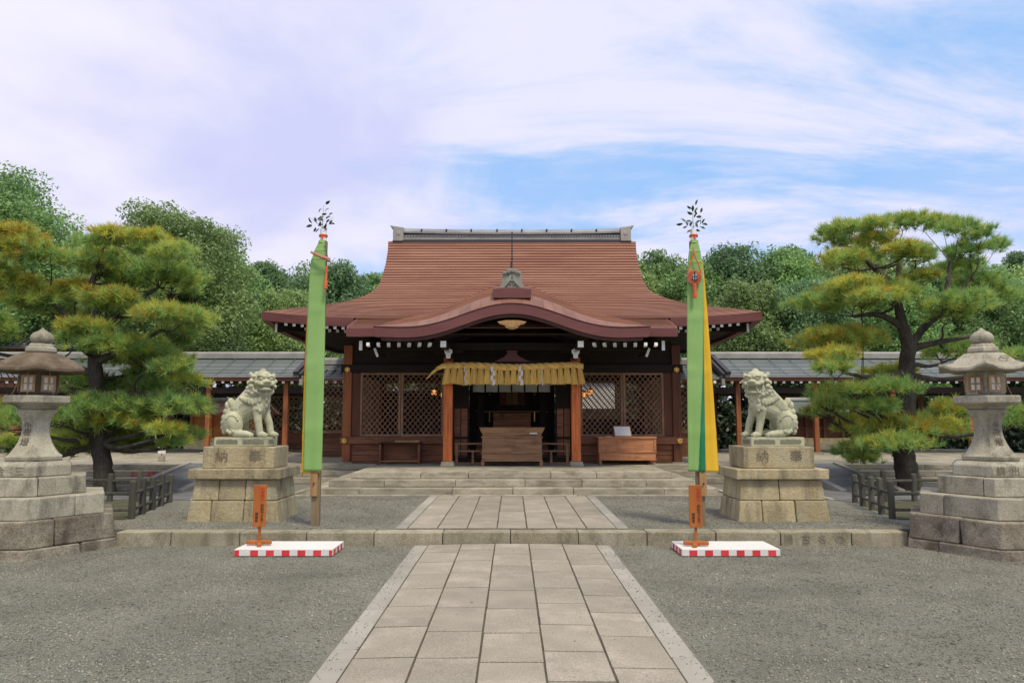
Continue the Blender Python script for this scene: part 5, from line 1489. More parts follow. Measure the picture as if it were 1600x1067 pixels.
def banner_pole(s, lab):
    x0 = -2.655 if s < 0 else 2.555
    t = thing('banner_pole', lab, 'banner', (x0, 10.12, 0.17), 0, 'silk banner poles beside the path')
    b = MB(); b.box(-.055, .055, -.02, .07, -0.2, 3.92, jit=0.002); b.build('post', M['pole_wood'], t, bevel=0.006)
    b = MB(); sx = -0.012 if s < 0 else 0.024
    b.box(sx - .05, sx + .045, -.062, -.022, 0.40, 0.86); br = b.build('bracket_board', M['bracket_wood'], t, bevel=0.006)
    b = MB(); b.tube([(sx, -.060, .57), (sx, -.085, .575)], 0.012, 8); b.build('bolt', M['dark_metal'], br)
    b = MB(); b.tube([(0, 0.025, 3.90), (0, 0.025, 4.09)], [0.047, 0.044], 12); b.build('paper_cap', M['paper'], t, smooth=True)
    b = MB()
    for z in (4.00, 3.985): b.tube([(0.054 * math.cos(a), 0.025 + 0.054 * math.sin(a), z) for a in np.linspace(0, 2 * PI, 15)], 0.009, 5)
    b.tube([(0, -0.03, 3.99), (0.004, -0.034, 3.92)], 0.012, 5); b.build('cord', M['orange_cord'], t, smooth=True)
    if s < 0:
        ribbon('banner_cloth', M['green_cloth'], t, [(-.03, -.03, 3.92), (-.11, -.05, 3.72), (-.155, -.06, 3.4), (-.165, -.065, 2.2), (-.155, -.07, 0.735)], [(.035, -.03, 3.92), (.055, -.05, 3.72), (.065, -.055, 3.4), (.085, -.06, 2.2), (.088, -.06, 0.735)], 0.013)
        ribbon('banner_cloth', M['yellow_cloth'], t, [(-.035, .0, 3.92), (-.115, -.01, 3.70), (-.163, -.015, 3.3), (-.195, -.02, 2.0), (-.192, -.03, 0.70)], [(.03, .0, 3.92), (.04, -.01, 3.7), (.04, -.02, 3.3), (.05, -.02, 2.0), (.055, -.03, 0.715)], 0.015)
        ribbon('banner_cloth', M['red_cloth'], t, [(-.036, .02, 3.92), (-.118, .02, 3.70), (-.168, .02, 3.3), (-.212, .02, 2.2), (-.196, .02, 0.79)], [(.03, .02, 3.92), (.04, .02, 3.7), (.04, .02, 3.3), (.05, .02, 2.2), (.055, .02, 0.79)], 0.01)
        lv = [(0.05, .36, 65), (-0.03, .28, -150), (.045, .25, 55), (.01, .20, 75), (.10, .20, 75), (-.05, .17, -120), (-.01, .165, -110), (.06, .14, 50), (-.01, .11, -95), (.06, .09, 35), (.10, .065, 40), (.14, .055, 100),
              (-.12, .10, -20), (-.16, .07, -25), (-.17, .04, -115), (-.12, .02, -150), (-.06, .05, 10), (-.04, .04, 80), (-.06, -.01, -140), (.02, .02, 120), (.03, -.01, 20)]
    else:
        ribbon('banner_cloth', M['green_cloth'], t, [(-.035, -.04, 3.92), (-.10, -.06, 3.70), (-.130, -.07, 3.3), (-.165, -.08, 2.1), (-.185, -.09, 0.735)], [(.035, -.04, 3.92), (.075, -.05, 3.70), (.092, -.055, 3.3), (.052, -.065, 2.1), (-.045, -.085, 0.735)], 0.014)
        ribbon('banner_cloth', M['fold_shadow_green'], t, [(-.03, -.02, 3.92), (-.05, -.03, 3.7), (-.05, -.035, 3.3), (-.05, -.04, 2.1), (-.08, -.05, 0.725)], [(.035, -.03, 3.92), (.070, -.035, 3.70), (.094, -.04, 3.3), (.075, -.05, 2.1), (.055, -.06, 0.725)], 0.01)  # dark green strip paints the shadow in the fold of the green cloth
        ribbon('banner_cloth', M['yellow_cloth'], t, [(-.02, .0, 3.92), (.0, -.01, 3.7), (.02, -.02, 3.3), (.06, -.025, 2.1), (.055, -.035, 0.72)], [(.036, -.01, 3.92), (.088, -.015, 3.70), (.128, -.02, 3.3), (.185, -.03, 2.1), (.240, -.04, 0.72)], 0.012)
        ribbon('banner_cloth', M['red_cloth'], t, [(.0, .03, 3.92), (.05, .02, 3.7), (.06, .02, 3.3), (.10, .01, 2.1), (.12, .0, 0.74)], [(.036, .03, 3.92), (.090, .02, 3.70), (.125, .02, 3.3), (.195, .01, 2.1), (.252, .0, 0.74)], 0.01)
        lv = [(.045, .34, 20), (-.04, .30, -60), (.05, .26, 30), (-.01, .25, 0), (.10, .22, 15), (-.05, .20, -70), (.035, .17, 30), (.08, .18, 80), (.03, .20, -30), (-.06, .10, -80), (.055, .08, 65), (.09, .06, -10), (.14, .08, 30),
              (.16, .07, 90), (.13, .03, 130), (.05, .03, -20), (.10, .02, 120), (-.09, .05, -15), (-.15, .09, -50), (-.18, .08, -95), (-.13, .03, -110), (-.05, .03, 30), (.05, -.01, 110), (-.06, -.02, -120)]
    sprig(t, 5 if s < 0 else 9, lv)
    return t
banner_pole(-1, 'tall pole with a long pale green silk banner edged yellow, left of the path')
banner_pole(1, 'tall pole with pale green and broad yellow silk banners, right of the path')
# sword in its bag on the left pole, round mirror on the right
sw = thing('ceremonial_sword', 'small brocade wrapped sword with an orange tassel on the left banner pole', 'sword', (-2.655, 10.02, 3.80))
b = MB(); b.tube([(-.125, -.02, .10), (-.06, -.05, .065), (.04, -.06, .02), (.125, -.05, -.005), (.15, -.05, .005)], [.016, .022, .024, .022, .008], 8); b.ball((.125, -.05, -.02), (.03, .02, .026)); b.build('wrapped_blade', M['pink_bag'], sw, smooth=True)
b = MB(); b.tube([(.035, .04, .22), (.09, -.02, .09), (.118, -.05, .02)], .004, 5); b.tube([(.10, -.05, -.03), (.10, -.05, -.14)], .006, 5); b.build('cord', M['dark_metal'], sw)
b = MB(); b.tube([(.105, -.05, -.10), (.103, -.05, -.14), (.10, -.05, -.30), (.099, -.05, -.31), (.098, -.05, -.42)], [.010, .016, .014, .022, .024], 8); b.build('tassel', M['orange_cord'], sw, smooth=True)
mr = thing('ceremonial_mirror', 'round woven medallion with a mirror and orange tassel on the right banner pole', 'medallion', (2.51, 9.985, 3.545))
b = MB(); b.tube([(0, 0.012, 0), (0, -0.012, 0)], [.105, .100], 24); dsk = b.build('disc', M['pink_bag'], mr, smooth=True)
b = MB()
for k in range(20):
    a = k * PI / 10
    b.beam((.045 * math.cos(a), -.018, .045 * math.sin(a)), (.098 * math.cos(a), -.016, .098 * math.sin(a)), .010, .006, up=(0, 1, 0))
b.build('cord_rays', M['orange_cord'], dsk)
b = MB(); b.tube([(0, -.012, 0), (0, -.024, 0)], .040, 16); b.build('mirror_face', plain('mirror_metal', (.75, .74, .68), .25, .9), dsk)
b = MB(); b.box(-.010, .010, -.032, -.025, -.06, .075); b.box(-.035, -.022, -.032, -.025, -.05, .02); b.box(.022, .035, -.032, -.025, -.05, .02); b.box(-.02, .022, -.031, -.026, -.004, .010); b.build('leaf_spray', M['sakaki'], dsk)
b = MB(); b.tube([(-.095, 0, .05), (-.05, -.005, .19), (0.005, .01, .33)], .009, 5); b.tube([(.095, 0, .05), (.06, -.005, .19), (0.005, .01, .33)], .009, 5); b.tube([(.005, -.0, .33), (.005, .03, .42)], .012, 5); b.build('cord', M['orange_cord'], mr)
b = MB(); b.ball((0, -.01, -.12), (.03, .02, .022)); b.tube([(0, -.01, -.13), (0, -.01, -.29)], [.022, .028], 8); b.build('tassel', M['orange_cord'], mr, smooth=True)

# ------------------------------------------------------------------ chequered platforms and signboards
def platform(s, lab):
    t = thing('low_platform', lab, 'platform', (-2.675 if s < 0 else 2.565, 9.11, 0.0), 0, 'red and white stages in front of the kerb')
    w0, w1, d = 0.575, 0.565, 0.29
    b = MB(); b.box(-w0, w0, -d, d, 0.010, 0.090); b.build('body', M['platform_white'], t, bevel=0.005)
    off = 0.02 if s < 0 else 0.10
    n = 7 if s < 0 else 6
    for k in range(n):
        x0 = (-w0 + 0.003 + k * 0.1845) if s < 0 else (-w0 + 0.085 + k * 0.1845)
        x1 = min(x0 + (0.092 if k or s > 0 else 0.055), w0 - 0.003)
        if x1 - x0 < 0.02: continue
        b = MB(); b.box(x0, x1, -d - 0.002, -d - 0.0002, 0.014, 0.078); b.build('red_square', M['red_check'], t)
    for side in (-1, 1):
        for k in range(3):
            y0 = -d + 0.06 + k * 0.175
            b = MB(); a, c = sorted((side * (w0 + 0.0002), side * (w0 + 0.002))); b.box(a, c, y0, y0 + 0.085, 0.014, 0.078); b.build('red_square', M['red_check'], t)
    for sx in (-1, 1):
        for sy in (-1, 1):
            b = MB(); b.box(sx * .5 - .05, sx * .5 + .05, sy * .2 - .04, sy * .2 + .04, 0.0, 0.0098); b.build('foot', M['platform_white'], t)
    return t
platform(-1, 'low white stage with red squares round its edge, left of the path by the kerb')
platform(1, 'low white stage with red squares round its edge, right of the path by the kerb')
def signboard(s, lab):
    x, y = (-3.05, 9.08) if s < 0 else (2.205, 9.02)
    t = thing('wooden_sign', lab, 'sign', (x, y, 0.0905), R(2) if s < 0 else R(-5), 'standing signboards on the stages')
    b = MB(); b.box(-.150, .150, -.022, .022, 0.012, 0.062); b.build('foot', M['sign_wood'], t, bevel=0.012)
    b = MB(); b.box(-.025, .025, -.13, .13, 0.0, 0.045); b.build('foot', M['sign_wood'], t, bevel=0.008, rot=(0, 0, R(18) * s * -1))
    b = MB(); b.box(-.016, .016, -.012, .012, 0.062, 0.36); b.build('stem', M['sign_wood'], t, bevel=0.003)
    b = MB(); b.box(-.076, .076, -.036, -.013, 0.225, 0.722); bd = b.build('board', M['sign_wood'], t, bevel=0.003)
    text('七\n五\n三', 0.060, M['red_ink'], bd, (.034, -.0375, .695), spacing=0.86)
    text('お\nめ\nで\nと\nう', 0.050, M['ink'], bd, (.034, -.0375, .497), spacing=0.88)
    text('城\n南\n宮', 0.040, M['ink'], bd, (-.030, -.0375, .395), spacing=1.0)
    return t
signboard(-1, 'orange wooden signboard with red and black writing on the left stage')
signboard(1, 'orange wooden signboard with red and black writing on the right stage')
# ------------------------------------------------------------------ covered corridors on both sides of the hall
def corridor(s, lab):
    t = thing('covered_corridor', lab, 'corridor', (s * 10.5, 24.0, 0.55), 0, 'covered corridors beside the hall')
    ox, oy, oz = s * 10.5, 24.0, 0.55
    def K(b, name, mats, parent=None, **k):
        b.v = [(x - ox, y - oy, z - oz) for x, y, z in b.v]
        return b.build(name, mats, parent or t, **k)
    def roof(x0, x1, ze, zr, yf, yb, nm):
        a, c = sorted((s * x0, s * x1)); yr = (yf + yb) / 2
        b = MB()
        for sg, ye in ((1, yf), (-1, yb)):
            n = 5
            for k in range(n):
                u0, u1 = k / n, (k + 1) / n
                y0, y1 = yr + (ye - yr) * u0, yr + (ye - yr) * u1
                cv = lambda u: zr + (ze - zr) * (u - 0.10 * math.sin(u * PI) * -1)
                z0, z1 = cv(u0), cv(u1)
                g = [[(x, y0, z0 + 0.001) for x in (a, c)], [(x, y1, z1 + 0.02) for x in (a, c)], [(x, y1, z1) for x in (a, c)]]
                b.grid(g, 0, flip=sg > 0)
        rf = K(b, nm, [M['roof_grey']])
        nseam = int((c - a) / 0.62)
        b = MB()
        for k in range(1, nseam):
            x = a + (c - a) * k / nseam
            b.beam((x, yr, zr + 0.02), (x, yf, ze + 0.028), 0.014, 0.016)
        K(b, 'roof_seam', [M['roof_grey']], rf)
        b = MB(); b.box(a, c, yf - 0.01, yf + 0.05, ze - 0.05, ze + 0.028); K(b, 'eave_edge', [M['tile']], rf)
        b = MB(); b.box(a, c, yf + 0.06, yf + 0.12, ze - 0.16, ze - 0.052); K(b, 'eave_board', [M['beam']], rf)
        b = MB(); b.add([(a, yf + .06, ze - .06), (c, yf + .06, ze - .06), (c, yr, zr - .1), (a, yr, zr - .1), (c, yb - .06, ze - .06), (a, yb - .06, ze - .06)], [(0, 1, 2, 3), (3, 2, 4, 5)]); K(b, 'soffit', [M['dark_wood']], rf)
        b = MB(); b.box(a, c, yr - 0.16, yr + 0.16, zr - 0.02, zr + 0.05); b.box(a, c, yr - 0.11, yr + 0.11, zr + 0.05, zr + 0.10)
        b.tube([(a, yr, zr + 0.12), (c, yr, zr + 0.12)], 0.095, 10); K(b, 'ridge', [M['ridge_grey']], rf, smooth=True)
        return rf
    rf = roof(6.45, 17.5, 2.92, 3.60, 22.4, 26.0, 'roof')
    roof(4.12, 6.44, 2.86, 3.40, 22.55, 25.85, 'link_roof')
    # verge of the taller roof
    b = MB()
    for yy, ye in ((24.2, 22.33), (24.2, 26.07)):
        b.beam((s * 6.44, yy, 3.60), (s * 6.44, ye, 2.90), 0.09, 0.16)
        b.beam((s * 6.58, yy, 3.70), (s * 6.58, ye, 2.99), 0.14, 0.10)
    K(b, 'verge_board', [M['dark_metal']], rf)
    b = MB(); b.box(s * 6.42 - .055, s * 6.42 + .055, 22.36, 22.5, 2.62, 2.92); K(b, 'verge_pendant', [M['ridge_grey']], rf, bevel=0.02)
    rm = rafter(0, 0, 0, 0.075, 0.075, 1.1, 0.38)
    x = 4.35
    while x < 17.4:
        link('rafter', rm, t, (s * x - ox, 22.50 - oy, 2.735 - oz)); x += 0.264
    # frame
    px_ = [4.55, 6.96, 9.34, 11.72, 14.10, 16.48]
    for k, x in enumerate(px_):
        for y in (22.75, 25.45):
            b = MB(); b.box(s * x - .072, s * x + .072, y - .072, y + .072, 0.60, 2.75)
            po = K(b, 'post', [M['post_mid'] if y < 23 else M['post_dark']], bevel=0.012)
            b = MB(); b.box(s * x - .16, s * x + .16, y - .16, y + .16, 0.552, 0.60); K(b, 'post_base', [M['step']], po, bevel=0.01)
    a, c = sorted((s * 4.2, s * 17))
    for y in (22.75, 25.45):
        b = MB(); b.box(a, c, y - .07, y + .07, 2.40, 2.58); K(b, 'head_beam', [M['dark_wood']])
    for x in px_[1:]:
        b = MB(); b.box(s * x - .06, s * x + .06, 22.85, 25.35, 2.42, 2.60); K(b, 'cross_beam', [M['dark_wood']])
    # rear screen: boards below, lattice above, nearest two bays; the third left open to the small shrine
    for x0, x1 in ((4.64, 6.87), (7.05, 9.25)):
        a, c = sorted((s * x0, s * x1))
        if s > 0 and x0 > 7: continue
        for k in range(3):
            b = MB(); b.box(a, c, 25.43, 25.47, 0.56 + k * 0.2, 0.752 + k * 0.2); K(b, 'wall_board', [M['board']])
        lattice(t, a, c, 1.17, 2.39, 25.45, 0.17, 0.024, M['lattice'], False, H_=K)
    return t
corridor(-1, 'grey roofed timber corridor running from the hall to the left edge')
corridor(1, 'grey roofed timber corridor running from the hall to the right edge')

# low wing walls closing the gap between hall and corridor
for s, w in ((-1, 'left'), (1, 'right')):
    t = thing('wing_wall', 'low board wall with lattice joining the hall to the %s corridor' % w, 'wall', (s * 4.9, 21.0, 0.55))
    for k in range(3):
        b = MB(); b.box(-.78, .78, -.02 + .003 * k, .02, 0.003 + k * .19, .185 + k * .19); b.build('wall_board', M['board'], t, bevel=0.004)
    b = MB(); b.box(-.79, .79, -.04, .04, .575, .66); b.build('rail', M['post_dark'], t)
    def KW(b, name, mats, parent=None, **k): return b.build(name, mats, parent or t, **k)
    lattice(t, -.78, .78, .662, 2.2, 0.0, 0.15, 0.02, M['lattice'], False, H_=KW)

# small shrines behind the corridors
def small_shrine(x, y, lab, body, roof_m, w, zr):
    t = thing('small_shrine', lab, 'small shrine', (x, y, 0.55))
    for k in range(3):
        b = MB(); b.box(-w / 2 - .2 + k * (w + .4) / 3 + .004, -w / 2 - .2 + (k + 1) * (w + .4) / 3 - .004, -1.0, 1.0, -0.2, 0.34); b.build('base_stone', M['plinth'], t, bevel=0.012)
    b = MB(); b.box(-w / 2 - .05, w / 2 + .05, -1.25, -1.004, -0.2, 0.18); b.build('front_step', M['step'], t)
    for k in range(5):
        b = MB(); b.box(-w / 2, w / 2, -.75 - .004 * (k % 2), -.70, 0.345 + k * 0.19, 0.53 + k * 0.19); b.build('wall_board', M[body], t, bevel=0.004)
    b = MB(); b.box(-w / 2, w / 2, -.69, .7, 0.345, 1.30); b.build('wall', M[body], t)
    b = MB(); b.box(-w / 2 - .08, w / 2 + .08, -.82, -.76, 0.70, 0.76); b.box(-w / 2 - .08, w / 2 + .08, -.82, -.76, 1.22, 1.29); b.build('rail', M[body], t)
    for sx in (-1, -.33, .33, 1):
        b = MB(); b.box(sx * w / 2 - .05, sx * w / 2 + .05, -.84, -.74, 0.345, 1.30); b.build('post', M[body], t)
    b = MB(); P = []
    for i in range(9):
        u = i / 8; yy = -1.35 + 2.7 * u; z = 1.33 + (zr - 1.33) * (1 - abs(2 * u - 1)) ** 1.25
        P.append([(-w / 2 - .45, yy, z), (w / 2 + .45, yy, z)])
    b.grid(P); o = b.build('roof', M[roof_m], t); m = o.modifiers.new('thick', 'SOLIDIFY'); m.thickness = 0.09
    b = MB(); b.tube([(-w / 2 - .5, 0, zr + .06), (w / 2 + .5, 0, zr + .06)], .09, 8); b.build('ridge', M['ridge_grey'], o)
small_shrine(-11.1, 29.0, 'small vermilion shrine on a stone base seen behind the left corridor', 'vermilion', 'pink_roof', 2.2, 1.75)
small_shrine(11.55, 29.0, 'small brown shrine with a grey roof seen behind the right corridor', 'beam', 'roof_grey', 2.1, 1.75)

# white garden wall far behind the hall
gw = thing('garden_wall', 'white plastered wall with a tiled coping seen through the lattice behind the hall', 'wall', (3.2, 27.0, 0.54))
b = MB(); b.box(-.9, .55, -.1, .1, 1.45, 2.6); b.build('wall', M['plaster'], gw); b = MB(); b.box(-.9, .9, -.12, .1, 0.02, 1.447); b.box(.553, .9, -.12, .1, 1.45, 2.6); b.build('wall_board', M['dark_wood'], gw)
b = MB(); b.hexa([(-1, -.3, 2.6), (1, -.3, 2.6), (1, .3, 2.6), (-1, .3, 2.6)], [(-1, -.04, 2.85), (1, -.04, 2.85), (1, .04, 2.85), (-1, .04, 2.85)]); b.build('coping', M['tile'], gw)

# small white notice on a stone foot
nt2 = thing('notice_plate', 'small white notice plate on a stone foot on the left platform', 'notice', (-8.85, 18.8, 0.55))
b = MB(); b.hexa([(-.075, -.06, 0), (.075, -.06, 0), (.075, .06, 0), (-.075, .06, 0)], [(-.06, -.05, .13), (.06, -.05, .13), (.06, .05, .13), (-.06, .05, .13)]); b.build('foot', M['step'], nt2, bevel=.008)
b = MB(); b.tube([(0, 0, .13), (0, 0, .30)], .012, 6); b.build('stem', M['dark_metal'], nt2)
b = MB(); b.box(-.095, .095, -.02, -.005, .19, .43); b.build('plate', M['paper'], nt2)

# ------------------------------------------------------------------ dark post and rail fences round the pines
def fence(s, lab):
    random.seed(77)
    t = thing('wooden_fence', lab, 'fence', (s * 5.95, 13.0, 0.17), 0, 'dark fences round the pines')
    o = Vector((s * 5.95, 13.0, 0.17))
    runs = [((5.50, 10.85), (5.93, 12.95), 5), ((5.93, 12.95), (8.7, 13.3), 6), ((5.50, 10.85), (7.9, 10.72), 4)]
    done = set()
    for (x0, y0), (x1, y1), n in runs:
        P = [Vector((s * (x0 + (x1 - x0) * k / (n - 1)), y0 + (y1 - y0) * k / (n - 1), 0.17)) - o for k in range(n)]
        for p in P:
            key = (round(p.x, 2), round(p.y, 2))
            if key in done: continue
            done.add(key); h = random.uniform(.48, .56); tl = random.uniform(-.012, .012)
            b = MB(); w = 0.041
            b.hexa([(-w, -w, -.1), (w, -w, -.1), (w, w, -.1), (-w, w, -.1)], [(-w + tl, -w, h), (w + tl, -w, h), (w + tl, w, h), (-w + tl, w, h)])
            b.build('post', M['fence_wood'], t, bevel=0.02, loc=p, rot=(0, 0, random.uniform(-.2, .2)))
        for z in (0.13, 0.36):
            b = MB(); b.beam(P[0] + Vector((0, 0, z)), P[-1] + Vector((0, 0, z + random.uniform(-.015, .015))), 0.035, 0.045); b.build('rail', M['fence_wood'], t, bevel=0.012)
fence(-1, 'dark weathered post and rail fence around the left pine')
fence(1, 'dark weathered post and rail fence around the right pine')

# ------------------------------------------------------------------ far buildings at the left
hs = thing('distant_house', 'grey house wall with a pale window glimpsed between the trees at the upper left', 'house', (-29.5, 46.0, 0.0))
b = MB(); b.box(-5, 4.0, -3, 3, -0.1, 11.1); w_ = b.build('wall', M['distant_wall'], hs)
for x0 in (-3.6, -1.2, 1.0):
    b = MB(); b.box(x0, x0 + 1.3, -3.06, -3.005, 8.7, 10.0); wn = b.build('window', M['window_glass'], hs)
b = MB(); b.hexa([(-5.6, -3.6, 11.1), (4.6, -3.6, 11.1), (4.6, 3.6, 11.1), (-5.6, 3.6, 11.1)], [(-5.6, -.2, 12.0), (4.6, -.2, 12.0), (4.6, .2, 12.0), (-5.6, .2, 12.0)]); b.build('roof', M['tile'], hs)
sh = thing('side_hall', 'grey tiled roof of a side hall glimpsed through the left pine', 'hall', (-17.6, 30.0, 0.5))
b = MB(); b.box(-2.6, 2.6, -1.6, 1.6, 0.05, 3.9); b.build('wall', M['board'], sh)
b = MB(); P = []
for i in range(7):
    u = i / 6; yy = -2.3 + 4.6 * u; z = 3.85 + 1.1 * (1 - abs(2 * u - 1)) ** 1.1; P.append([(-3.2, yy, z), (3.2, yy, z)])
b.grid(P); rf_ = b.build('roof', M['tile'], sh); m = rf_.modifiers.new('thick', 'SOLIDIFY'); m.thickness = 0.1
b = MB()
for k in range(26):
    x = -3.15 + k * 0.25
    b.tube([(x, 0, 4.98), (x, -1.15, 4.47), (x, -2.28, 3.90)], 0.055, 6)
b.build('tile_row', M['ridge_grey'], rf_)
b = MB(); b.tube([(-3.3, 0, 5.05), (3.3, 0, 5.05)], .14, 8); b.build('ridge', M['ridge_grey'], rf_)

# ------------------------------------------------------------------ broadleaf trees of the wood behind
def leaf_quads(P, Nrm, size, rs, aspect=0.5):
    """diamond leaves at P, facing roughly Nrm"""
    n = len(P)
    nn = Nrm + rs.normal(0, 0.75, (n, 3)); nn /= np.linalg.norm(nn, axis=1, keepdims=True) + 1e-9
    a = np.cross(nn, rs.normal(0, 1, (n, 3))); a /= np.linalg.norm(a, axis=1, keepdims=True) + 1e-9
    c = np.cross(nn, a)
    s = size * rs.uniform(0.65, 1.35, (n, 1))
    V = np.stack([P - a * s * .5, P + c * s * aspect * .5 - a * s * .05, P + a * s * .5, P - c * s * aspect * .5 - a * s * .05], 1)
    return V.reshape(-1, 3), (np.arange(n * 4).reshape(n, 4))
def crown_mesh(seed, rx, rz, zc, ncl, nl, leaf, mat, conic=0.0):
    rs = np.random.RandomState(seed)
    Ps, Ns = [], []
    for i in range(ncl):
        d = rs.normal(0, 1, 3); d /= np.linalg.norm(d)
        if d[2] < -0.75: d[2] *= -1
        rr = rs.uniform(0.45, 1.0) ** 0.6
        tz = d[2] * rr
        sh_ = 1.0 - conic * max(0, tz) if conic else 1.0
        c = np.array([d[0] * rr * rx * sh_ * .86, d[1] * rr * rx * sh_ * .86, zc + tz * rz * .92])
        R_ = rx * rs.choice([.15, .2, .26, .34]) * rs.uniform(.85, 1.15) * (1 - 0.3 * max(0, tz))
        rr *= 1 + 0.16 * math.sin(3 * math.atan2(d[1], d[0]) + seed) + rs.normal(0, .05)
        m = int(nl * (R_ / (rx * .31)) ** 2)
        e = rs.normal(0, 1, (m, 3)); e[:, 2] += 0.25; e /= np.linalg.norm(e, axis=1, keepdims=True)
        rad = R_ * rs.uniform(0.5, 1.12, (m, 1))
        Ps.append(c + e * rad * np.array([1, 1, 0.78])); Ns.append(e * 0.8 + np.array([0, 0, .45]))
    V, F = leaf_quads(np.concatenate(Ps), np.concatenate(Ns), leaf, rs)
    return np_mesh('crown', V, F, M[mat])
def trunk_mesh(seed, h, r, mat):
    rnd = random.Random(seed); b = MB(); pts = []; rad = []
    for i in range(8):
        t = i / 7; pts.append((rnd.uniform(-.12, .12) * t * 2, rnd.uniform(-.12, .12) * t * 2, -0.3 + (h + .3) * t)); rad.append(r * (1.25 - t * .95))
    b.tube(pts, rad, 8)
    for k in range(7):
        t = rnd.uniform(.3, .85); p = Vector((0, 0, h * t)); a = rnd.uniform(0, 2 * PI); L_ = h * rnd.uniform(.2, .34)
        q = p + Vector((math.cos(a) * L_, math.sin(a) * L_, L_ * .7)); m_ = p.lerp(q, .5) + Vector((0, 0, -.06 * L_))
        b.tube([p, m_, q], [r * .45 * (1.1 - t), r * .3 * (1.1 - t), r * .1], 6)
    return b.mesh('trunk', M[mat], True)
CR = [crown_mesh(1, 3.0, 4.2, 6.0, 159, 420, 0.18, 'leaf_a'), crown_mesh(2, 3.3, 4.0, 5.8, 171, 420, 0.18, 'leaf_b'), crown_mesh(3, 2.8, 4.5, 6.0, 159, 420, 0.17, 'leaf_a'),
      crown_mesh(4, 3.2, 3.8, 5.8, 167, 420, 0.18, 'leaf_c'), crown_mesh(5, 2.3, 4.7, 6.1, 152, 420, 0.16, 'leaf_b', 0.75)]
CR += [crown_mesh(14, 3.2, 3.8, 5.8, 167, 1050, 0.115, 'leaf_c'), crown_mesh(12, 3.3, 4.0, 5.8, 171, 1050, 0.115, 'leaf_a')]
TR = [trunk_mesh(k, 8.0, .26, 'bark_far') for k in range(7)]
def tree(k, x, y, top, wid_, lab, group, rz):
    base_top = [10.2, 9.8, 10.5, 9.6, 10.8, 9.6, 9.8][k]
    sc = top / base_top
    t = thing('broadleaf_tree', lab, 'tree', (x, y, 0.15), rz, group)
    a = link('trunk', TR[k], t); c = link('crown', CR[k], t)
    for o in (a, c): o.scale = (sc * wid_, sc * wid_, sc)
    return t
random.seed(99)
GL, GR, GB = 'trees of the wood behind the left corridor', 'trees of the wood behind the right corridor', 'trees of the wood behind the hall'
ORD = ['first', 'second', 'third', 'fourth', 'fifth', 'sixth', 'seventh', 'eighth', 'ninth', 'tenth', 'eleventh', 'twelfth', 'thirteenth', 'fourteenth']
LOOK = ['rounded green tree', 'dark green bushy tree', 'upright green tree', 'olive green tree', 'pointed dark green tree']
def wood(side, group, rows):
    for row, spots in rows:
        for i, (x, y, top, k, w) in enumerate(sorted(spots, key=lambda q: abs(q[0] / q[1]))):
            tree(k, x, y, top, w, '%s, %s from the hall in the %s row behind the %s corridor' % (LOOK[k], ORD[i], row, side), group, random.uniform(0, 6))
wood('left', GL, [('back', [(-7.3, 38.5, 9.5, 2, .95), (-9.0, 36.5, 9.6, 1, .9), (-10.6, 39, 9.4, 0, .9), (-12.2, 36, 9.6, 4, 1.1), (-13.6, 40, 9.9, 1, 1.0), (-15.8, 35, 9.8, 2, 1.0), (-18.5, 38, 10.6, 3, 1.0), (-22.0, 40, 10.5, 1, 1.1), (-26, 43, 11, 0, 1.1), (-31, 41, 11.5, 2, 1.2), (-8.0, 42, 9.9, 3, 1.0)]),
                  ('front', [(-12.6, 32, 9.0, 0, .95), (-10.0, 32.5, 7.4, 3, .9), (-15.0, 31, 8.2, 1, .85)])])
tree(5, -13.0, 27.6, 9.7, 1.05, 'tall olive green tree with an uneven open top behind the left pine', GL, 1.0)
tree(2, -16.2, 29.5, 9.1, .7, 'slim dark tree just left of the tall olive green tree', GL, 2.0)
tree(6, -21.9, 28.5, 12.0, 1.12, 'very tall green tree rising out of view at the far left edge', GL, 0.4)
wood('right', GR, [('back', [(5.6, 38, 10.2, 3, .9), (7.7, 39, 10.9, 2, .85), (9.4, 37, 9.5, 0, .85), (11.6, 38, 10.8, 1, .95), (13.9, 37, 10.3, 0, .9), (15.4, 39.5, 11.2, 2, .95), (17.3, 36, 10.1, 3, 1.0), (19.8, 38, 10.0, 1, 1.0), (22.3, 36, 9.5, 0, 1.0), (25.0, 38, 9.9, 2, 1.0), (28.5, 40, 10.0, 3, 1.05), (33, 41, 10.5, 0, 1.1)]),
                   ('front', [(10.6, 33, 7.9, 3, .9), (13.4, 32.5, 8.0, 1, .9), (16.8, 31.5, 8.0, 2, .9), (20.5, 31.5, 7.8, 0, .95), (24, 32, 8.0, 1, 1.0)])])
tree(4, 30.2, 43.5, 11.9, .8, 'pointed dark conifer standing highest at the far right edge', GR, 0.2)
for x, y, top, k, q in ((-4.6, 41, 9.3, 0, 'left'), (-1.2, 42, 9.0, 1, 'middle'), (2.2, 41, 9.2, 2, 'right')):
    tree(k, x, y, top, 1.0, '%s of the three trees hidden behind the main roof of the hall' % q, GB, random.uniform(0, 6))
# low undergrowth at the foot of the wood
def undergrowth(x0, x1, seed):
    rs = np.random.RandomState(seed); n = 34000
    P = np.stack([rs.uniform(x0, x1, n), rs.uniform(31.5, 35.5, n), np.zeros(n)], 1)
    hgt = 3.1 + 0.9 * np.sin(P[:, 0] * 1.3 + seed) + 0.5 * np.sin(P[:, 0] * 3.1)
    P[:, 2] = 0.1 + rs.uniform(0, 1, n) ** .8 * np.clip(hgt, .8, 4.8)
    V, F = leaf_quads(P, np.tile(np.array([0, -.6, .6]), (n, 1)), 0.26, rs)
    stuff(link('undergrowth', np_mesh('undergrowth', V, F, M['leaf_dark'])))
undergrowth(-22, -6.0, 3); undergrowth(6.0, 24, 4); undergrowth(-6.0, 6.0, 6)
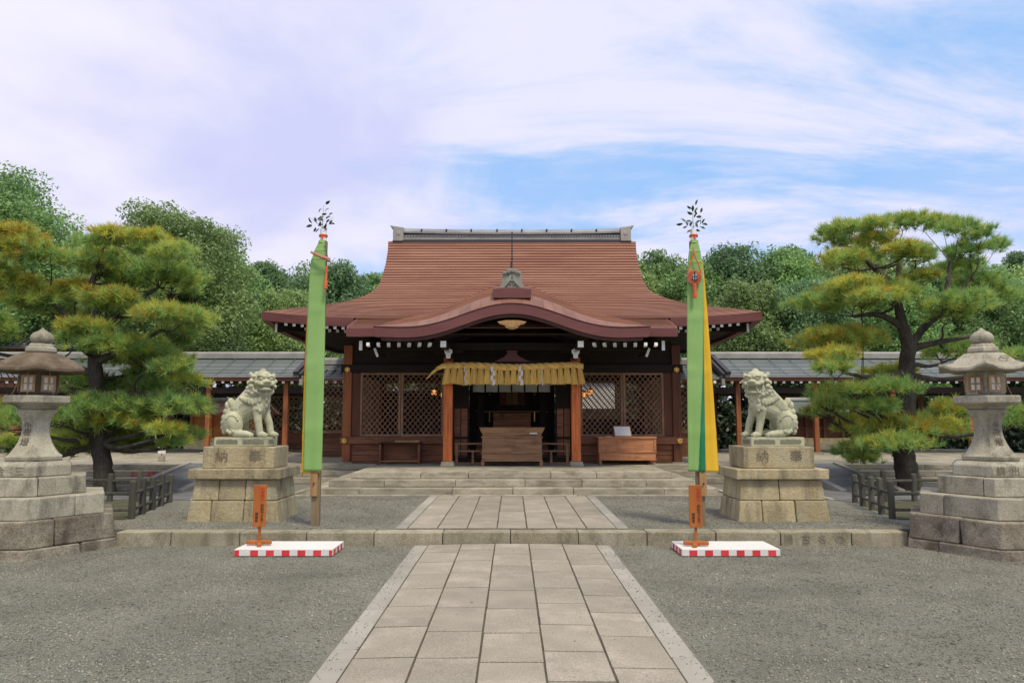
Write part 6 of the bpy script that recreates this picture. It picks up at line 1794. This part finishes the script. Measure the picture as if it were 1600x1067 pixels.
# ------------------------------------------------------------------ the two shaped pines
PADS_RIGHT=[
(7.79,15.45,5.74,0.23,0.18,1),(7.33,15.68,5.64,0.56,0.20,1),(7.00,15.79,5.48,0.31,0.26,0),(8.66,16.08,5.97,0.26,0.16,1),(8.91,15.68,5.83,0.36,0.18,1),
(9.59,16.04,5.90,0.26,0.16,0),(8.85,14.26,5.30,0.28,0.19,0),(9.84,15.13,5.42,0.25,0.17,0),(10.77,16.09,5.42,0.21,0.13,0),(9.75,15.50,5.15,0.40,0.20,0),
(7.94,16.00,5.43,0.57,0.26,3),(7.88,14.43,4.95,0.38,0.14,3),(6.90,15.14,4.86,0.44,0.25,2),(6.96,14.69,4.22,0.62,0.19,2),(6.42,15.29,3.97,0.50,0.25,0),
(7.05,15.35,3.98,0.70,0.23,1),(7.10,14.23,3.95,0.46,0.16,2),(7.84,14.63,4.11,0.38,0.19,1),(8.37,14.76,4.43,0.29,0.14,2),(9.90,16.03,4.89,0.47,0.18,0),
(10.06,15.73,4.51,0.46,0.26,0),(8.96,14.52,3.85,0.57,0.28,0),(10.59,15.79,4.16,0.46,0.31,0),(8.55,14.48,3.80,0.33,0.19,0),(6.90,15.43,3.25,0.81,0.25,3),
(6.35,14.45,2.79,0.42,0.19,3),(6.14,14.20,2.54,0.32,0.14,1),(8.24,15.94,2.55,0.47,0.21,2),(7.44,14.62,2.18,0.48,0.19,0),(6.78,14.63,2.14,0.29,0.14,1),
(6.96,16.16,2.09,0.45,0.26,1),(6.74,15.94,1.72,0.36,0.21,2),(7.17,14.78,1.81,0.43,0.17,0),(7.54,16.12,1.41,0.47,0.26,3),(8.03,15.28,1.37,0.80,0.30,3),
(8.92,15.56,1.27,0.46,0.20,2),(7.43,14.61,1.10,0.71,0.19,1),(7.60,16.08,0.90,0.42,0.21,1),(9.27,15.58,1.72,0.41,0.30,2),(10.00,16.13,3.14,0.53,0.21,0),
(9.54,15.99,3.02,0.52,0.26,0),(9.95,14.80,1.57,0.39,0.29,0),(10.27,14.92,2.83,0.29,0.19,0)]
PADS_LEFT=[
(-9.66,13.93,5.11,0.50,0.19,4),(-9.46,13.89,4.86,0.46,0.15,3),(-7.58,13.73,5.06,0.30,0.15,3),(-7.19,14.20,5.09,0.39,0.18,3),(-8.70,14.81,5.07,0.33,0.21,0),
(-6.37,13.61,4.67,0.34,0.23,1),(-8.14,14.96,4.81,0.25,0.17,1),(-8.17,14.28,4.66,0.44,0.24,1),(-6.84,14.22,4.44,0.59,0.24,0),(-7.97,15.24,4.47,0.51,0.21,1),
(-6.59,14.56,4.35,0.24,0.20,1),(-9.79,14.23,4.16,0.55,0.24,3),(-9.55,14.56,3.89,0.61,0.24,2),(-8.97,15.01,4.13,0.62,0.25,4),(-7.57,13.71,3.84,0.46,0.19,3),
(-8.31,15.55,3.83,0.65,0.22,0),(-6.53,13.65,3.52,0.53,0.19,3),(-6.84,15.10,3.64,0.25,0.19,4),(-6.95,15.29,3.32,0.34,0.17,1),(-7.96,13.64,3.28,0.38,0.15,3),
(-9.09,15.18,3.22,0.42,0.17,1),(-7.79,14.33,3.05,0.48,0.16,1),(-7.60,14.76,2.93,0.41,0.16,1),(-9.86,13.62,4.52,0.45,0.23,2),(-9.91,13.69,3.37,0.46,0.23,1),
(-7.56,13.96,2.95,0.64,0.23,1),(-7.68,15.51,2.79,0.81,0.20,1),(-6.46,13.99,2.54,0.32,0.18,1),(-8.83,15.11,2.32,0.49,0.25,0),(-7.72,15.46,2.29,0.60,0.25,0),
(-7.92,15.48,1.93,0.76,0.30,0),(-6.56,14.29,1.77,0.65,0.28,0),(-7.96,14.31,1.82,0.70,0.23,0),(-7.85,14.65,1.49,0.81,0.24,2),(-8.49,15.15,1.15,0.79,0.25,1),
(-6.50,13.82,1.36,0.27,0.14,2),(-6.81,15.10,1.25,0.39,0.20,0),(-7.73,15.19,1.15,0.30,0.20,1),(-9.18,15.32,1.14,0.40,0.35,0),(-9.18,13.67,1.45,0.45,0.27,0),
(-10.43,15.49,1.83,0.40,0.15,3),(-8.42,13.78,1.59,0.36,0.27,0),(-9.75,14.28,1.08,0.28,0.19,1)]
def pine_pad(rs, cx, cy, cz, hw, hh, tint):
    """needle tufts on the upper side and rim of a flat cloud of foliage"""
    hw, hh = hw * 1.16, hh * 1.0
    nt = int(16 + 100 * hw + 160 * hw * hw)
    dep = 0.75 * hw + 0.12
    d = rs.normal(0, 1, (nt, 3)); d /= np.linalg.norm(d, axis=1, keepdims=True)
    d[:, 2] = np.where(d[:, 2] < -0.35, -d[:, 2], d[:, 2])
    rr = rs.uniform(0.25, 1.0, (nt, 1)) ** 0.5
    # break the outline: several lobes
    ang = np.arctan2(d[:, 1], d[:, 0]); ph = rs.uniform(0, 6, 2)
    lob = 1 + 0.24 * np.sin(3 * ang + ph[0]) + 0.18 * np.sin(5 * ang + ph[1])
    c = np.array([cx, cy, cz]) + d * rr * np.stack([hw * lob, dep * lob, hh * .95 * (1 + .3 * np.sin(4 * ang + ph[1]))], 1)
    ax = np.stack([d[:, 0] * 0.8, d[:, 1] * 0.8, d[:, 2] * 0.5 + 0.75], 1) + rs.normal(0, .25, (nt, 3))
    ax /= np.linalg.norm(ax, axis=1, keepdims=True)
    hgt = d[:, 2] * rr[:, 0] + rs.normal(0, .25, nt)
    K = 30
    nd = ax[:, None] * 0.75 + rs.normal(0, .55, (nt, K, 3)); nd /= np.linalg.norm(nd, axis=2, keepdims=True)
    L_ = 0.175 * rs.uniform(.7, 1.2, (nt, K, 1))
    side = np.cross(nd, rs.normal(0, 1, (nt, K, 3))); side /= np.linalg.norm(side, axis=2, keepdims=True)
    w = 0.0062
    b0 = c[:, None] + rs.normal(0, .012, (nt, K, 3))
    V = np.stack([b0 - side * w, b0 + side * w, b0 + nd * L_], 2)
    # colour of each tuft: older needles have turned on the upper sides
    mi = np.zeros(nt, int)
    u = rs.uniform(0, 1, nt)
    if tint == 0: mi = np.where(u < .72, 0, 1)
    if tint == 1: mi = np.where(hgt > .25, np.where(u < .5, 1, np.where(u < .72, 2, 0)), np.where(u < .6, 0, 1))
    if tint == 2: mi = np.where(hgt > .1, np.where(u < .5, 2, np.where(u < .62, 3, 1)), np.where(u < .5, 0, 1))
    if tint == 3: mi = np.where(hgt > .1, np.where(u < .42, 2, np.where(u < .72, 3, 1)), np.where(u < .4, 0, np.where(u < .8, 1, 2)))
    if tint == 4: mi = np.where(hgt > -.1, np.where(u < .34, 2, np.where(u < .88, 3, 1)), np.where(u < .5, 1, 2))
    F = np.arange(nt * K * 3).reshape(-1, 3)
    return V.reshape(-1, 3), F, np.repeat(mi, K)
def bark_tube(b, pts, rad, n=12, sub=5, seed=0, rough=0.08):
    P, Q = [], []
    for i in range(len(pts) - 1):
        p0, p1, p2, p3 = (Vector(pts[max(i - 1, 0)]), Vector(pts[i]), Vector(pts[i + 1]), Vector(pts[min(i + 2, len(pts) - 1)]))
        for k in range(sub):
            u = k / sub
            P.append(0.5 * ((2 * p1) + (p2 - p0) * u + (2 * p0 - 5 * p1 + 4 * p2 - p3) * u * u + (3 * p1 - p0 - 3 * p2 + p3) * u ** 3)); Q.append(rad[i] + (rad[i + 1] - rad[i]) * u)
    P.append(Vector(pts[-1])); Q.append(rad[-1])
    i0 = len(b.v); b.tube(P, Q, n)
    rs = random.Random(seed)
    for j in range(i0, len(b.v)):
        ring = (j - i0) // n; c = P[ring]; v = Vector(b.v[j])
        b.v[j] = tuple(c + (v - c) * (1 + rs.uniform(-rough, rough)))
def pine(name_lab, base, trunk, trad, limbs, pads, seed, fill_share):
    rs = np.random.RandomState(seed); rnd = random.Random(seed)
    bx, by, bz = base
    t = thing('pine_tree', name_lab, 'pine tree', base)
    L3 = lambda p: (p[0] - bx, p[1] - by, p[2] - bz)
    b = MB(); bark_tube(b, [L3(p) for p in trunk], trad, 14, 6, seed, 0.10)
    tk = b.build('trunk', M['bark'], t, smooth=True, angle=80)
    joints = [(Vector(L3(p)), r_) for p, r_ in zip(trunk, trad)]
    # finer anchor points along the trunk
    fine = []
    for (p, r0), (q, r1) in zip(joints[:-1], joints[1:]):
        for k in range(5): fine.append((p.lerp(q, k / 5), r0 + (r1 - r0) * k / 5))
    for lm in limbs:
        b = MB(); rad = [0.095 - 0.07 * i / (len(lm) - 1) for i in range(len(lm))]
        bark_tube(b, [L3(p) for p in lm], rad, 9, 5, seed + 3, 0.08); b.build('limb', M['bark'], t, smooth=True, angle=80)
        for p, r_ in zip(lm[1:], rad[1:]): fine.append((Vector(L3(p)), r_))
    fill = [(cx + rnd.uniform(-.45, .45), cy + rnd.uniform(.15, .7), cz - rnd.uniform(.02, .25), hw * rnd.uniform(.6, .95), hh * .9, rnd.choice([0, 0, 1, 1, 2])) for (cx, cy, cz, hw, hh, tint) in pads if rnd.random() < fill_share]
    for (cx, cy, cz, hw, hh, tint) in list(pads) + fill:
        c = Vector(L3((cx, cy, cz)))
        best = min((f for f in fine if f[0].z < c.z + 0.1 and f[0].z > 0.9), key=lambda f: (f[0] - (c - Vector((0, 0, .35)))).length, default=fine[-1])
        p = best[0]; d = c - p
        r0 = min(best[1] * .5, 0.022 + 0.022 * d.length)
        m1 = p + d * .35 + Vector((rnd.uniform(-.08, .08), rnd.uniform(-.08, .08), -.10 * d.length + rnd.uniform(-.05, .05)))
        m2 = p + d * .72 + Vector((rnd.uniform(-.08, .08), rnd.uniform(-.08, .08), -.09 * d.length + rnd.uniform(-.05, .05)))
        b = MB(); bark_tube(b, [p, m1, m2, c - Vector((0, 0, hh * .5))], [r0, r0 * .75, r0 * .5, r0 * .25], 7, 4, seed, 0.08)
        ends = []
        for k in range(6):
            a = 2 * PI * k / 6 + rnd.uniform(-.4, .4)
            e = c + Vector((math.cos(a) * hw * .75, math.sin(a) * (.75 * hw + .12) * .75, rnd.uniform(-.1, .35) * hh))
            s0 = m2.lerp(c, rnd.uniform(.1, .8))
            b.tube([s0, s0.lerp(e, .5) + Vector((0, 0, -.04)), e], [r0 * .3, r0 * .2, .004], 5)
        b.build('branch', M['bark'], t, smooth=True, angle=80)
        V, F, mi = pine_pad(rs, c.x, c.y, c.z, hw, hh, tint)
        link('needle_cloud', np_mesh('needle_cloud', V, F, [M['needle0'], M['needle1'], M['needle2'], M['needle3']], mi), t)
pine('shaped pine with a bare forked trunk and yellowing needle clouds on the right', (8.2, 15.3, 0.17),
     [(8.22, 15.3, 0.0), (8.12, 15.3, .45), (8.05, 15.28, .81), (8.07, 15.3, 1.14), (8.2, 15.32, 1.93), (8.22, 15.3, 2.69), (8.27, 15.28, 3.15), (8.12, 15.2, 3.6), (8.05, 15.2, 4.2), (8.18, 15.3, 4.75), (8.15, 15.3, 5.4)],
     [.26, .225, .205, .185, .16, .15, .145, .105, .075, .055, .03],
     [[(8.29, 15.3, 3.1), (8.58, 15.2, 3.50), (8.9, 15.2, 3.76), (9.3, 15.3, 4.15), (9.75, 15.4, 4.6)], [(8.9, 15.2, 3.76), (9.05, 15.1, 4.3), (9.2, 15.2, 4.9)], [(8.15, 15.2, 3.5), (7.6, 15.1, 3.75), (7.0, 15.0, 3.7)],
      [(8.24, 15.3, 2.6), (7.6, 15.2, 2.45), (6.8, 15.1, 2.55)], [(8.25, 15.3, 3.05), (8.9, 15.3, 3.2), (9.8, 15.4, 3.35)], [(8.1, 15.2, 4.3), (7.6, 15.2, 4.75), (7.3, 15.3, 5.2)]], PADS_RIGHT, 61, 0.2)
pine('wide shaped pine with orange and yellow needle clouds behind the left lantern', (-8.0, 14.6, 0.17),
     [(-7.92, 14.6, 0.0), (-7.98, 14.6, .45), (-8.07, 14.6, .98), (-8.19, 14.6, 1.79), (-8.25, 14.6, 2.4), (-8.31, 14.6, 2.93), (-8.32, 14.55, 3.57), (-8.41, 14.5, 4.2), (-8.26, 14.5, 4.7)],
     [.21, .18, .165, .155, .14, .12, .095, .065, .035],
     [[(-8.3, 14.6, 3.1), (-8.75, 14.5, 3.55), (-9.2, 14.4, 4.0), (-9.8, 14.3, 4.55)], [(-8.25, 14.6, 2.75), (-7.6, 14.5, 3.0), (-6.9, 14.4, 3.35)], [(-8.3, 14.6, 3.3), (-7.7, 14.5, 3.8), (-7.0, 14.4, 4.2)],
      [(-8.2, 14.6, 2.0), (-7.4, 14.5, 2.1), (-6.6, 14.4, 2.0)], [(-8.25, 14.6, 2.5), (-9.2, 14.5, 2.7), (-10.2, 14.4, 2.9)]], PADS_LEFT, 62, 0.7)
flush_texts()
